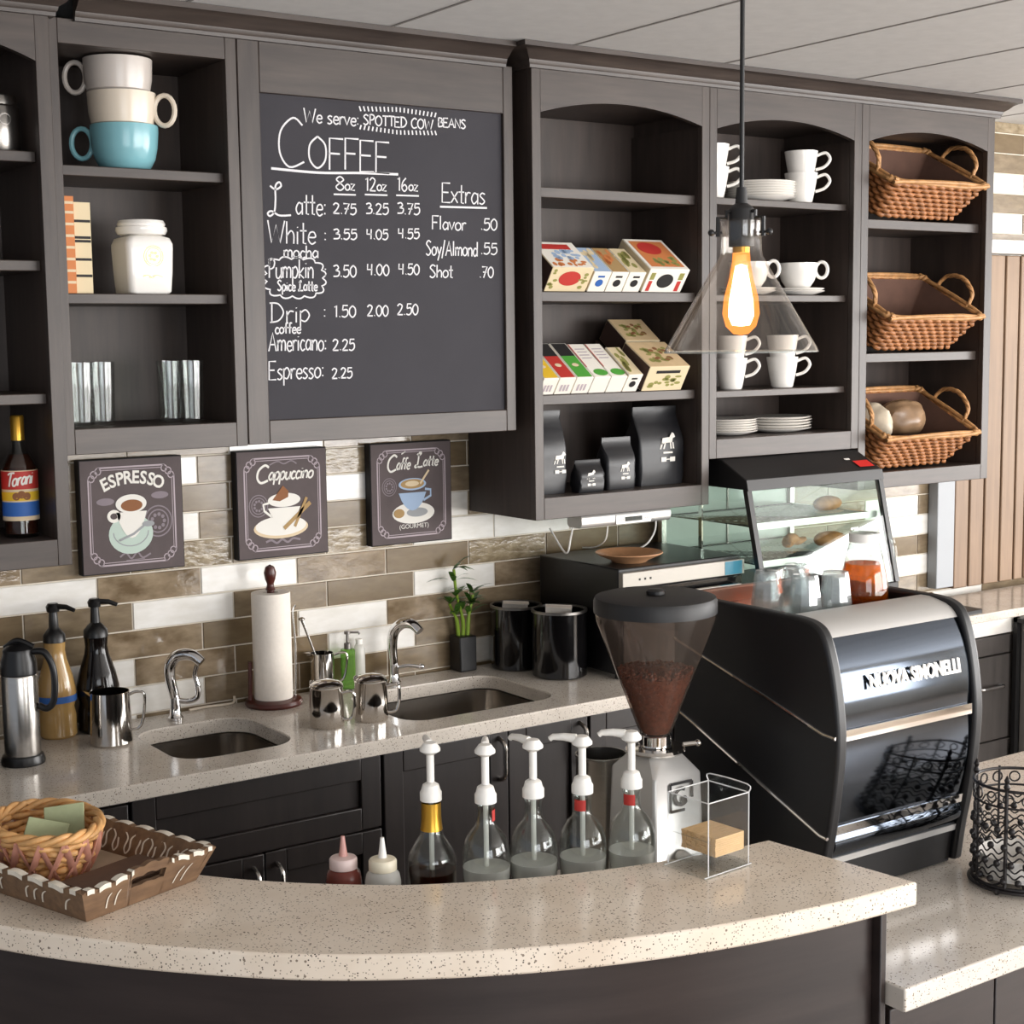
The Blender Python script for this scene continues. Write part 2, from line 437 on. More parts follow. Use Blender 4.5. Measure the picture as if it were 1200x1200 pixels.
# hand-lettering: single strokes, c = smooth, l = straight
GL = {
 'A': (.7, 'l 0,0 .33,1 .62,0|l .12,.36 .52,.36'), 'B': (.6, 'l .05,0 .05,1|c .05,1 .42,.92 .4,.62 .05,.52|c .05,.52 .5,.46 .48,.1 .05,0'),
 'C': (.66, 'c .6,.86 .38,1 .1,.72 .08,.28 .3,0 .64,.12'), 'D': (.72, 'l .08,0 .08,1|c -.02,1 .38,.96 .62,.52 .4,.1 0,0'),
 'E': (.6, 'l .52,1 .02,1 .02,0 .54,0|l .02,.52 .42,.52'), 'F': (.58, 'l .54,1 .04,1 .04,0|l .04,.52 .42,.52'),
 'L': (.62, 'c .06,.90 .2,.80 .34,.90 .30,1.02 .2,.9 .2,.5 .17,.14 .06,.0 .0,.08 .1,.15 .3,.03 .6,.05'), 'N': (.7, 'l .04,0 .04,1 .6,0 .6,1'), 'O': (.76, 'c .36,1 .08,.72 .08,.26 .36,0 .64,.26 .64,.74 .36,1'),
 'P': (.6, 'l .1,0 .1,1|c .02,.93 .3,1.02 .52,.84 .42,.55 .1,.45'), 'S': (.58, 'c .5,.88 .26,1 .06,.78 .3,.52 .48,.24 .26,0 .02,.12'), 'T': (.62, 'l 0,1 .6,1|l .3,1 .3,0'),
 'W': (.95, 'l 0,1 .2,0 .44,.8 .66,0 .9,1'),
 'a': (.55, 'c .44,.5 .22,.58 .05,.28 .2,.02 .44,.2|l .45,.58 .46,0'), 'c': (.46, 'c .42,.5 .2,.58 .05,.28 .2,0 .44,.1'), 'd': (.55, 'c .44,.44 .22,.56 .05,.26 .22,0 .44,.2|l .46,1 .46,0'),
 'e': (.5, 'c .06,.3 .44,.32 .36,.54 .14,.5 .06,.2 .24,0 .46,.1'), 'f': (.4, 'c .42,.96 .24,1 .18,.8 .18,.0|l 0,.56 .36,.56'), 'h': (.54, 'l .06,1 .06,0|c .06,.34 .28,.58 .44,.42 .44,0'),
 'i': (.24, 'l .1,.56 .1,0|l .1,.78 .11,.74'), 'k': (.5, 'l .06,1 .06,0|l .42,.56 .08,.24 .44,0'), 'l': (.26, 'l .1,1 .1,0'),
 'm': (.78, 'l .06,.58 .06,0|c .06,.36 .22,.58 .36,.44 .36,0|c .36,.36 .52,.58 .68,.44 .68,0'), 'n': (.54, 'l .06,.58 .06,0|c .06,.36 .26,.58 .44,.44 .44,0'),
 'o': (.54, 'c .24,.58 .05,.38 .08,.1 .26,0 .46,.16 .44,.46 .24,.58'), 'p': (.54, 'l .06,.58 .06,-.36|c .06,.46 .3,.62 .48,.34 .3,.02 .06,.1'), 'r': (.4, 'l .06,.58 .06,0|c .06,.32 .2,.56 .38,.54'),
 's': (.44, 'c .38,.52 .2,.58 .06,.44 .24,.28 .36,.14 .2,0 .02,.06'), 't': (.4, 'l .18,.96 .18,.04 .34,.02|l 0,.6 .36,.6'), 'u': (.54, 'c .06,.58 .06,.12 .24,0 .44,.2|l .46,.58 .46,0'),
 'v': (.48, 'l 0,.58 .22,0 .44,.58'), 'x': (.48, 'l 0,.58 .42,0|l .42,.58 0,0'), 'y': (.5, 'l .02,.58 .24,.06|l .46,.58 .1,-.36'), 'z': (.46, 'l .02,.58 .42,.58 .02,0 .44,0'),
 '0': (.56, 'c .26,1 .05,.7 .06,.26 .26,0 .46,.26 .46,.74 .26,1'), '1': (.3, 'l .02,.84 .16,1 .16,0'), '2': (.56, 'c .04,.8 .22,1 .44,.82 .3,.4 .04,.02|l .04,.02 .5,.02'),
 '3': (.54, 'c .04,.9 .3,1 .42,.76 .2,.54|c .2,.54 .48,.46 .42,.1 .04,.04'), '4': (.58, 'l .08,1 .06,.5 .48,.5|l .42,1 .4,0'), '5': (.54, 'l .46,1 .12,1 .08,.58|c .08,.58 .4,.64 .46,.26 .26,0 .02,.08'),
 '6': (.54, 'c .38,1 .12,.66 .06,.24 .26,0 .46,.24 .3,.5 .08,.34'), '7': (.52, 'l .02,1 .46,1 .16,0|l .1,.52 .42,.52'), '8': (.54, 'c .26,.54 .06,.78 .26,1 .46,.78 .26,.54 .04,.24 .26,0 .48,.24 .26,.54'),
 '.': (.22, 'l .08,.02 .12,.08'), ':': (.24, 'l .1,.08 .11,.16|l .1,.5 .11,.58'), '/': (.4, 'l .3,1.05 .02,-.2'), ' ': (.36, ''),
}
def strokes(ch):
    for part in GL[ch][1].split('|'):
        if not part: continue
        kind, rest = part[0], part[2:]
        P = [tuple(float(q) for q in p.split(',')) for p in rest.split(' ')]
        yield catmull(P, 5) if kind == 'c' else P
def letter(mb, txt, u0, u1, v0, cap, wd, fn, slant=0.06, wob=0.012):
    W = sum(GL[c][0] for c in txt); k = (u1 - u0) / W; x = u0
    for c in txt:
        dv = random.uniform(-wob, wob) * cap * 2
        for P in strokes(c):
            ribbon(mb, [(x + (p[0] + slant * p[1] * cap / max(k, 1e-6) * 0.5) * k, v0 + dv + p[1] * cap) for p in P], wd, fn)
        x += GL[c][0] * k

# ------------------------------------------------------------------ the room
CZ = 2.652
structure(MB().box(-4.2, 6.7, -7.3, 0.2, -0.12, 0.0).build('floor', FLOOR))
c = MB().box(-4.2, 6.7, -7.3, 0.2, CZ, CZ + 0.12)
for i in range(-9, 11):
    x = 1.02 + 0.54 * i
    c.slot(1).box(x - 0.004, x + 0.004, -7.2, 0.0, CZ - 0.0015, CZ)
structure(c.build('ceiling', [CEIL, GROOVE]))

# back wall: grout face and every tile of the running bond
A0, B0, TL, TH, Z0 = 0.077, 0.168, 0.2805, 0.0735, 1.289
CODE = {5: {-3: 'T', -2: 'W', -1: 'M', 0: 'W', 1: 'M', 2: 'B', 3: 'X', 4: 'B'}, 4: {-3: 'B', -2: 'T', -1: 'W', 0: 'T', 1: 'B', 2: 'W', 3: 'M'},
        3: {-3: 'T', -2: 'T', -1: 'M', 0: 'B', 1: 'W', 2: 'M', 3: 'T', 4: 'B'}, 2: {-3: 'T', -2: 'W', -1: 'M', 0: 'B', 1: 'W', 2: 'T', 3: 'B'},
        1: {-3: 'B', -2: 'T', -1: 'W', 0: 'T', 1: 'B', 2: 'T', 3: 'W'}, 0: {-2: 'W', -1: 'T', 0: 'B', 1: 'T', 2: 'B'},
        6: {-3: 'M', -2: 'T', -1: 'X', 0: 'T', 1: 'X', 2: 'W', 3: 'W', 4: 'W'}, 7: {-3: 'T', -2: 'T', -1: 'W', 0: 'T', 1: 'B', 2: 'W', 3: 'X'},
        8: {-2: 'T', -1: 'B', 0: 'T', 1: 'W', 2: 'T'}, 9: {-2: 'T', -1: 'W', 0: 'T', 1: 'X', 2: 'B'}}
wb = MB().box(-4.2, 6.7, 0.0, 0.2, 0.0, CZ)
slotof = {'W': 1, 'T': 2, 'B': 3, 'M': 4, 'X': 5}
for r in range(-1, 27):
    za, zb = Z0 + TH * (r - 6), Z0 + TH * (r - 5)
    if za > CZ - 0.01: break
    ph = A0 if r % 2 else B0
    for k in range(-9, 14):
        x0, x1 = ph + TL * k, ph + TL * (k + 1)
        if x0 > 3.9 or x1 < -2.4: continue
        cd = CODE.get(r, {}).get(k) or random.choice('WTTBMTW' if x0 < 2.6 else 'WTBWTX')
        zt = min(zb - 0.0018, CZ)
        a, b = x0 + 0.0018, x1 - 0.0018; e = 0.0014; zl = za + 0.0018
        y0, y1 = -0.001, -0.0032
        wb.slot(slotof[cd]).add([(a, y0, zl), (b, y0, zl), (b, y0, zt), (a, y0, zt), (a + e, y1, zl + e), (b - e, y1, zl + e), (b - e, y1, zt - e), (a + e, y1, zt - e)],
            [(4, 5, 6, 7), (0, 1, 5, 4), (1, 2, 6, 5), (2, 3, 7, 6), (3, 0, 4, 7)])
wb.k = 0
structure(wb.build('wall_back', [GROUT, T_WHITE, T_TAUPE, T_BROWN, T_MARB, T_TEXT], smooth=False, fixn=False))

# wood folding door with jamb and track on the back wall, right of the shelves
structure(MB().box(2.935, 3.03, -0.05, -0.006, 0.94, 2.16).build('trim_1', plain('grey_jamb', '#9ea1a5', 0.5), bevel=0.003))
structure(MB().box(3.06, 4.6, -0.075, -0.006, 2.165, 2.215).build('trim_2', WHITE_P, bevel=0.004))
d = MB(); x = 3.035
for wd in (0.075, 0.075, 0.085, 0.075, 0.05, 0.075, 0.12, 0.05, 0.13, 0.06, 0.14, 0.05, 0.14, 0.05, 0.14, 0.1, 0.12):
    d.box(x, x + wd, -0.048, -0.012, 0.93, 2.16); x += wd + 0.010
structure(d.build('door_1', WOOD_DOOR, bevel=0.004))
# the rest of the shop: walls with the windows the daylight comes through
def wall_with_windows(name, axis, pos, a0, a1, wins, thick=0.1):
    m = MB(); z0, z1 = 0.6, 2.5
    def bx(u0, u1, za, zb):
        if axis == 'x': m.box(pos, pos + thick, u0, u1, za, zb)
        else: m.box(u0, u1, pos - thick, pos, za, zb)
    bx(a0, a1, 0, z0); bx(a0, a1, z1, CZ)
    edges = [a0] + [e for wn in wins for e in wn] + [a1]
    for i in range(0, len(edges), 2): bx(edges[i], edges[i + 1], z0, z1)
    structure(m.build(name, WALLP, smooth=False))
    return z0, z1
def window(n, axis, pos, u0, u1, z0, z1):
    m = MB(); t = 0.05
    def bx(a, b, za, zb):
        if axis == 'x': m.box(pos + 0.02, pos + 0.08, a, b, za, zb)
        else: m.box(a, b, pos - 0.08, pos - 0.02, za, zb)
    bx(u0, u1, z0, z0 + t); bx(u0, u1, z1 - t, z1)
    k = 3
    for i in range(k + 1):
        u = u0 + (u1 - u0 - t) * i / k; bx(u, u + t, z0, z1)
    structure(m.build('window_%d' % n, FRAME_D, smooth=False))
z0, z1 = wall_with_windows('wall_right', 'x', 6.4, -7.0, 0.0, [(-6.7, -2.1)])
window(1, 'x', 6.4, -6.7, -2.1, z0, z1)
wall_with_windows('wall_front', 'y', -6.9, -4.2, 6.5, [(-3.4, -0.4), (1.2, 6.2)])
window(2, 'y', -6.9, -3.4, -0.4, z0, z1); window(3, 'y', -6.9, 1.2, 6.2, z0, z1)

# ------------------------------------------------------------------ wall shelving
def arch(x0, x1, z0, rise, n=16):
    # flat arch: short straight shoulders then a circular rise
    h = (x1 - x0) / 2; R = (h * h + rise * rise) / (2 * rise); cx = (x0 + x1) / 2
    a = math.asin(h / R)
    return [(cx + R * math.sin(-a + 2 * a * i / n), z0 + rise - R + R * math.cos(-a + 2 * a * i / n)) for i in range(n + 1)]
def cabinet(name, label, x0, x1, yF, zb, zt, ox0, ox1, oz0, oz1, rise, shelves, st=0.024):
    T = thing(name, label, 'shelf cabinet', (x0, 0, zb))
    t = 0.018; yb = -0.008
    MB().box(x0 + 0.001, x0 + t, yF + 0.02, yb, zb, zt).box(x1 - t, x1 - 0.001, yF + 0.02, yb, zb, zt).box(x0 + t, x1 - t, yF + 0.02, yb, oz0 - 0.018, oz0)\
        .box(x0 + t, x1 - t, yF + 0.02, yb, oz1 + rise + 0.001, oz1 + rise + 0.018).build('carcass', WOOD_IN, T, True)
    MB().box(x0 + t, x1 - t, yb - 0.008, yb, oz0, oz1 + rise).build('back_panel', WOOD_IN, T, True)
    for a, b in ((x0 + t, ox0 - 0.001), (ox1 + 0.001, x1 - t)):
        if b - a > 0.003: MB().box(a, b, yF + 0.021, yb - 0.009, oz0, oz1).build('inner_cheek', WOOD_IN, T, True)
    for a, b in ((x0, ox0), (ox1, x1)): MB().box(a, b, yF, yF + 0.02, zb, zt).build('stile', WOOD_V, T, True, bevel=0.0015)
    MB().box(ox0, ox1, yF, yF + 0.02, zb, oz0).build('bottom_rail', WOOD_H, T, True, bevel=0.0015)
    if rise:
        P = [(ox0, zt), (ox0, oz1)] + arch(ox0, ox1, oz1, rise) + [(ox1, zt)]
        P = P[:1] + P[2:]
        MB().prism(P, yF, yF + 0.02, lambda u, v, h: (u, h, v)).build('arched_rail', WOOD_H, T, True)
    else:
        MB().box(ox0, ox1, yF, yF + 0.02, oz1, zt).build('top_rail', WOOD_H, T, True, bevel=0.0015)
    for z in shelves:
        MB().box(ox0, ox1, yF + 0.03, yb - 0.009, z - st, z).build('shelf', WOOD_H, T, True, bevel=0.002)
    return T
YL, YR = -0.306, -0.342
ZT = 2.598
cabinet('shelf_cabinet', 'tall dark wood shelf cabinet at the left edge holding syrup bottles', -0.99, -0.3725, -0.33, 1.376, ZT, -0.93, -0.405, 1.437, 2.495, 0.055, [2.303, 2.064, 1.767])
cabinet('shelf_cabinet', 'dark wood shelf cabinet left of the chalkboard holding big mugs and canister', -0.372, 0.084, YL, 1.624, ZT, -0.346, 0.055, 1.683, 2.543, 0, [2.281, 1.992])
cabinet('shelf_cabinet', 'dark wood shelf cabinet right of the chalkboard holding tea boxes', 0.920, 1.5555, YR, 1.377, ZT, 0.950, 1.526, 1.438, 2.480, 0.040, [2.286, 2.004, 1.720], 0.028)
cabinet('shelf_cabinet', 'dark wood middle shelf cabinet holding white cups and plates', 1.556, 2.1935, YR, 1.512, ZT, 1.585, 2.160, 1.570, 2.478, 0.041, [2.284, 1.999, 1.712], 0.021)
cabinet('shelf_cabinet', 'dark wood shelf cabinet at the right end holding three wicker baskets', 2.194, 2.838, YR, 1.376, ZT, 2.227, 2.802, 1.428, 2.481, 0.042, [2.242, 1.814], 0.03)

def crown(label, path):
    """moulding mitred along a plan path [(x, y)...]; outward side is to the right of travel"""
    prof = [(0.0, 2.592), (0.012, 2.592), (0.013, 2.600), (0.016, 2.604), (0.018, 2.612), (0.030, 2.620), (0.040, 2.630), (0.052, 2.636), (0.062, 2.638), (0.062, 2.651), (0.0, 2.651)]
    n = len(path); N = []
    for i in range(n):
        ds = []
        for a, b in ((i - 1, i), (i, i + 1)):
            if a < 0 or b >= n: continue
            dx, dy = path[b][0] - path[a][0], path[b][1] - path[a][1]; l = math.hypot(dx, dy); ds.append((dy / l, -dx / l))
        if len(ds) == 1: N.append(ds[0])
        else:
            sx, sy = ds[0][0] + ds[1][0], ds[0][1] + ds[1][1]; q = sx * ds[0][0] + sy * ds[0][1]; N.append((sx / q, sy / q))
    m = MB(); vs = []; fs = []; k = len(prof)
    for i in range(n):
        for d_, z in prof: vs.append((path[i][0] + N[i][0] * d_, path[i][1] + N[i][1] * d_, z))
    for i in range(n - 1):
        for j in range(k):
            l = (j + 1) % k; fs.append((i * k + j, i * k + l, (i + 1) * k + l, (i + 1) * k + j))
    fs.append(tuple(range(k))); fs.append(tuple(reversed(range((n - 1) * k, n * k))))
    m.add(vs, fs)
    tag(m.build('crown_moulding', WOOD_H, ang=25), label, 'moulding')
crown('dark wood crown moulding above the far left shelf cabinet', [(-0.99, -0.331), (-0.3725, -0.331), (-0.3725, -0.309)])
crown('dark wood crown moulding above the chalkboard and the shelf left of it', [(-0.309, -0.307), (0.855, -0.307)])
crown('dark wood crown moulding above the three right shelf cabinets', [(0.919, -0.01), (0.919, -0.343), (2.839, -0.343), (2.839, -0.01)])

# chalkboard in its cabinet door frame
CB = thing('menu_chalkboard', 'large black menu chalkboard with handwritten coffee prices in dark wood frame', 'chalkboard', (0.085, 0, 1.624))
bx0, bx1, bz0, bz1 = 0.143, 0.853, 1.684, 2.473
MB().box(0.085, 0.884, -0.285, -0.01, 1.626, ZT).build('cabinet_body', WOOD_IN, CB, True)
for a, b in ((0.086, bx0), (bx1, 0.884)): MB().box(a, b, YL, -0.286, 1.626, ZT).build('stile', WOOD_V, CB, True, bevel=0.002)
for a, b in ((1.626, bz0), (bz1, ZT)): MB().box(bx0, bx1, YL, -0.286, a, b).build('rail', WOOD_H, CB, True, bevel=0.002)
MB().box(bx0, bx1, -0.296, -0.2855, bz0, bz1).build('slate', CHALKB, CB, True)
fn = lambda u, v: (u, -0.2965, v)
LET = [('We serve:', 0.264, 0.42, 2.413, 0.034), ('SPOTTED COW', 0.431, 0.639, 2.418, 0.025), ('BEANS', 0.653, 0.74, 2.427, 0.023), ('C', 0.186, 0.264, 2.303, 0.119), ('OFFEE', 0.271, 0.509, 2.302, 0.077), ('8', 0.347, 0.374, 2.252, 0.034), ('oz', 0.374, 0.403, 2.253, 0.026), ('12', 0.433, 0.465, 2.254, 0.033), ('oz', 0.466, 0.495, 2.256, 0.026), ('16', 0.527, 0.558, 2.257, 0.034), ('oz', 0.56, 0.589, 2.259, 0.026), ('L', 0.159, 0.224, 2.183, 0.081), ('atte:', 0.234, 0.321, 2.187, 0.05), ('2.75', 0.338, 0.407, 2.193, 0.026), ('3.25', 0.432, 0.501, 2.196, 0.027), ('3.75', 0.524, 0.595, 2.199, 0.028), ('White', 0.157, 0.29, 2.116, 0.054), (':', 0.309, 0.322, 2.124, 0.036), ('3.55', 0.337, 0.407, 2.13, 0.025), ('4.05', 0.432, 0.498, 2.133, 0.025), ('4.55', 0.525, 0.592, 2.137, 0.025), ('mocha', 0.198, 0.296, 2.082, 0.030), ('Pumpkin', 0.155, 0.281, 2.032, 0.046), ('Spice Latte', 0.179, 0.29, 2.001, 0.025), (':', 0.307, 0.32, 2.036, 0.036), ('3.50', 0.334, 0.403, 2.037, 0.029), ('4.00', 0.431, 0.499, 2.042, 0.028), ('4.50', 0.524, 0.59, 2.045, 0.027), ('Drip', 0.157, 0.268, 1.924, 0.047), (':', 0.302, 0.315, 1.934, 0.036), ('coffee', 0.169, 0.241, 1.896, 0.026), ('1.50', 0.335, 0.399, 1.936, 0.029), ('2.00', 0.429, 0.494, 1.938, 0.028), ('2.50', 0.518, 0.584, 1.941, 0.028), ('Americano:', 0.151, 0.312, 1.853, 0.045), ('2.25', 0.327, 0.393, 1.852, 0.028), ('Espresso:', 0.149, 0.303, 1.784, 0.045), ('2.25', 0.323, 0.384, 1.782, 0.026), ('Extras', 0.661, 0.799, 2.233, 0.05), ('Flavor', 0.629, 0.736, 2.163, 0.035), ('.50', 0.781, 0.837, 2.166, 0.03), ('Soy/Almond', 0.609, 0.772, 2.096, 0.038), ('.55', 0.78, 0.836, 2.102, 0.029), ('Shot', 0.619, 0.693, 2.038, 0.033), ('.70', 0.775, 0.823, 2.04, 0.029)]
def chalk_part(name, words, extra=None):
    for (t, u0, u1, v0, cap) in words:
        m = MB(); letter(m, t, u0, u1, v0, cap, 0.0046 if cap > 0.07 else 0.0036, fn)
        m.build('chalk_lettering', CHALK, CB, True, smooth=False, fixn=False)
    if extra:
        m = MB(); extra(m); m.build(name, CHALK, CB, True, smooth=False, fixn=False)
def cow_rays(m):
    for i in range(20):
        u = 0.425 + 0.0115 * i; k = abs(i - 9.5) / 9.5; s = 0.004 * (i - 9.5) / 9.5
        ribbon(m, [(u, 2.456 - 0.006 * k), (u + s, 2.468 - 0.006 * k)], 0.004, fn); ribbon(m, [(u, 2.410 + 0.006 * k), (u + s, 2.399 + 0.006 * k)], 0.004, fn)
chalk_part('chalk_ray_marks', LET[0:3], cow_rays)
chalk_part('chalk_underline', LET[3:5], lambda m: ribbon(m, catmull([(0.172, 2.296), (0.30, 2.292), (0.42, 2.297), (0.53, 2.299)], 6), 0.006, fn))
def under(m):
    for a, b, v in ((0.342, 0.405, 2.241), (0.431, 0.497, 2.244), (0.523, 0.591, 2.246)): ribbon(m, [(a, v), (b, v + 0.001)], 0.004, fn)
chalk_part('chalk_underline', LET[5:11], under)
chalk_part('menu_line', LET[11:16]); chalk_part('menu_line', LET[16:22])
def cloud(m):
    c = []
    cx, cy, rx, ry = 0.228, 2.033, 0.076, 0.045
    for i in range(15):
        a, b = 2 * PI * i / 15, 2 * PI * (i + 1) / 15
        for j in range(6):
            t = a + (b - a) * j / 6; k = 1 + 0.14 * math.sin(PI * j / 6)
            q = (abs(math.cos(t)) ** 3 + abs(math.sin(t)) ** 3) ** (-1 / 3)
            c.append((cx + rx * k * q * math.cos(t), cy + ry * k * q * math.sin(t)))
    ribbon(m, c, 0.0038, fn, True)
chalk_part('chalk_cloud', LET[22:28], cloud)
chalk_part('menu_line', LET[28:34]); chalk_part('menu_line', LET[34:36]); chalk_part('menu_line', LET[36:38])
chalk_part('chalk_underline', LET[38:45], lambda m: ribbon(m, [(0.655, 2.222), (0.803, 2.224)], 0.005, fn))

# ------------------------------------------------------------------ back counter and its cabinets
CT = 0.914
S1 = rrect(-0.185, 0.118, -0.475, -0.145, 0.075); S2 = rrect(0.425, 0.895, -0.485, -0.125, 0.07)
tag(plate(MB(), [(-1.6, -0.583), (1.72, -0.583), (1.72, -0.012), (-1.6, -0.012)], [S1, S2], 0.876, CT).build('back_countertop', QUARTZ_G, bevel=0.003),
    'long speckled grey-beige back countertop with two sinks below the tiled wall', 'countertop')
def sink(x0, x1, y0, y1, r, label, dep=0.13):
    T = thing('sink', label, 'sink', ((x0 + x1) / 2, (y0 + y1) / 2, 0.873 - dep), 0, 'undermount sinks in the back counter')
    m = MB(); loops = []
    e = 0.004
    for (o, z) in ((0.012, 0.8745), (-e, 0.8745), (-e - 0.004, 0.80), (-0.02, 0.873 - dep + 0.02), (-0.05, 0.873 - dep)):
        loops.append([(x, y, z) for x, y in rrect(x0 - o, x1 + o, y0 - o, y1 + o, max(r + o, 0.02))])
    for a, b in zip(loops, loops[1:]):
        n = len(a)
        for i in range(n): m.quad(a[i], a[(i + 1) % n], b[(i + 1) % n], b[i])
    m.add(loops[-1], [tuple(range(len(loops[-1])))])
    m.build('basin', SINKM, T, True, ang=60)
    cx, cy = (x0 + x1) / 2, (y0 + y1) / 2
    MB().lathe([(0.0, 0.004), (0.03, 0.004), (0.042, 0.001)], (cx, cy, 0.873 - dep), 20).build('drain', CHROME, T, True)
sink(-0.185, 0.118, -0.475, -0.145, 0.075, 'small steel sink on the left, beside the paper towels')
sink(0.425, 0.895, -0.485, -0.125, 0.07, 'larger steel sink on the right, in front of the arched faucet')

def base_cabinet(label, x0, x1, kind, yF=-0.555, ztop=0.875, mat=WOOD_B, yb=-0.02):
    T = thing('base_cabinet', label, 'base cabinet', (x0, 0, 0))
    a, b, t = x0 + 0.001, x1 - 0.001, 0.018
    MB().prism([(a, yF + 0.021), (a + t, yF + 0.021), (a + t, yb - t), (b - t, yb - t), (b - t, yF + 0.021), (b, yF + 0.021), (b, yb), (a, yb)], 0.1, ztop).build('carcass', mat, T, True)
    MB().box(a + t, b - t, yF + 0.021, yb - t, 0.1, 0.118).build('cabinet_floor', mat, T, True)
    MB().box(a, b, yF + 0.07, yb, 0.0, 0.1).build('plinth', mat, T, True)
    def front(name, a, b, za, zb, handle=None):
        m = MB(); fr = 0.055
        m.box(a, a + fr, yF, yF + 0.02, za, zb); m.box(b - fr, b, yF, yF + 0.02, za, zb)
        m.box(a + fr, b - fr, yF, yF + 0.02, za, za + fr); m.box(a + fr, b - fr, yF, yF + 0.02, zb - fr, zb)
        m.box(a + fr, b - fr, yF + 0.010, yF + 0.02, za + fr, zb - fr)
        o = m.build(name, mat, T, True, bevel=0.0025)
        if handle:
            hx, hz, vert = handle; L = 0.055
            P = [(hx, yF - 0.001, hz - L), (hx, yF - 0.028, hz - L * 0.75), (hx, yF - 0.03, hz), (hx, yF - 0.028, hz + L * 0.75), (hx, yF - 0.001, hz + L)]
            if not vert: P = [(hx + (p[2] - hz), p[1], hz) for p in P]
            h = MB().tube([(p[0] - x0, p[1], p[2]) for p in catmull(P, 4)], 0.006, 8).build('handle', STEEL, o)
    g = 0.003
    if kind == 'sink':
        mid = (x0 + x1) / 2
        front('false_front', x0 + g, x1 - g, 0.69, ztop - 0.006)
        front('door', x0 + g, mid - g / 2, 0.11, 0.684, (mid - 0.03, 0.60, True)); front('door', mid + g / 2, x1 - g, 0.11, 0.684, (mid + 0.03, 0.60, True))
    elif kind == 'doors':
        mid = (x0 + x1) / 2
        front('door', x0 + g, mid - g / 2, 0.11, ztop - 0.006, (mid - 0.03, 0.80, True)); front('door', mid + g / 2, x1 - g, 0.11, ztop - 0.006, (mid + 0.03, 0.80, True))
    elif kind == 'onedoor':
        front('door', x0 + g, x0 + 0.372, 0.11, ztop - 0.006, (x0 + 0.343, 0.80, True)); front('door', x0 + 0.375, x1 - g, 0.11, ztop - 0.006, (x1 - 0.03, 0.80, True))
    elif kind == 'door':
        front('door', x0 + g, x1 - g, 0.11, ztop - 0.006, (x1 - 0.035, 0.80, True))
    else:
        zs = [0.11, 0.36, 0.60, ztop - 0.006] if kind == 'drawers' else [0.11, 0.52, ztop - 0.006]
        for za, zb in zip(zs, zs[1:]): front('drawer', x0 + g, x1 - g, za, zb - 0.006, ((x0 + x1) / 2, (za + zb) / 2, False))
    return T
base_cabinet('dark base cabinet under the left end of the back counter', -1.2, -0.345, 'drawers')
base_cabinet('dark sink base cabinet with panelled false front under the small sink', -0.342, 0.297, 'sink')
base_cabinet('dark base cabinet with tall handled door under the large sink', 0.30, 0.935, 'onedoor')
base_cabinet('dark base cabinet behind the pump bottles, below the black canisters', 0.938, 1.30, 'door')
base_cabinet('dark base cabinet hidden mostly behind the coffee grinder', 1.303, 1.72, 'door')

# right-hand counter beyond the espresso machine
tag(MB().box(1.724, 4.6, -0.392, -0.076, 0.884, CT).build('side_countertop', QUARTZ_G, bevel=0.003), 'shallow grey stone countertop on the right in front of the wood door', 'countertop')
tag(MB().box(1.724, 2.955, -0.386, -0.366, 0.832, 0.883).build('counter_apron', T_WHITE, bevel=0.002), 'white apron board under the right hand countertop', 'board')
T = thing('drawer_cabinet', 'grey-brown drawer cabinet on the right beyond the espresso machine', 'cabinet', (2.2, 0, 0))
MB().box(1.73, 3.3, -0.36, -0.08, 0.0, 0.83).build('body', GREYCAB, T, True)
for za, zb in ((0.04, 0.33), (0.335, 0.45), (0.455, 0.755), (0.76, 0.826)):
    o = MB().box(2.205, 2.955, -0.381, -0.361, za, zb).build('drawer', GREYCAB, T, True, bevel=0.003)
    if zb == 0.755:
        MB().tube([(p[0] - 2.2, p[1], p[2]) for p in catmull([(2.745, -0.382, 0.652), (2.755, -0.41, 0.652), (2.81, -0.412, 0.652), (2.865, -0.41, 0.652), (2.875, -0.382, 0.652)], 4)], 0.007, 8).build('handle', CHROME, o)
T = thing('steel_cooler', 'pale steel cooler with black edging at the right edge', 'cooler', (2.93, -0.395, 0))
MB().box(2.952, 3.6, -1.2, -0.412, 0.02, 0.868).build('body', GREYPANEL, T, True, bevel=0.004)
MB().box(2.930, 2.951, -0.412, -0.396, 0.0, 0.885).box(2.930, 3.6, -1.2, -0.396, 0.869, 0.885).build('edging', BLACK_S, T, True)
tag(MB().prism(rrect(2.56, 2.80, -0.375, -0.255, 0.02), CT, CT + 0.012).build('black_mat', BLACK_S), 'flat black mat on the right hand counter beside the machine', 'mat')

# ------------------------------------------------------------------ serving bar
FR = [(0.227, -2.284), (0.09, -2.275), (-0.05, -2.253), (-0.20, -2.215), (-0.356, -2.157), (-0.504, -2.079), (-0.644, -1.98), (-0.772, -1.854), (-0.858, -1.752), (-0.937, -1.638), (-1.03, -1.47), (-1.10, -1.28), (-1.14, -1.08)]
BK = [(0.187, -2.010), (0.07, -2.0), (-0.051, -1.976), (-0.16, -1.945), (-0.251, -1.909), (-0.335, -1.868), (-0.41, -1.822), (-0.52, -1.728), (-0.612, -1.625), (-0.69, -1.50), (-0.745, -1.38), (-0.79, -1.24), (-0.82, -1.08)]
BT = 1.067
fr = catmull(FR, 5); bk = catmull(BK, 5)
tag(MB().prism(fr + bk[::-1], BT - 0.037, BT).build('bar_countertop', QUARTZ, bevel=0.004, ang=30), 'curved speckled beige stone bar top across the foreground', 'bar top')
fi = [(x * 0.88 + bk[i][0] * 0.12, y * 0.88 + bk[i][1] * 0.12) for i, (x, y) in enumerate(fr)]
bi = [(x * 0.14 + bk[i][0] * 0.86, y * 0.14 + bk[i][1] * 0.86) for i, (x, y) in enumerate(fr)]
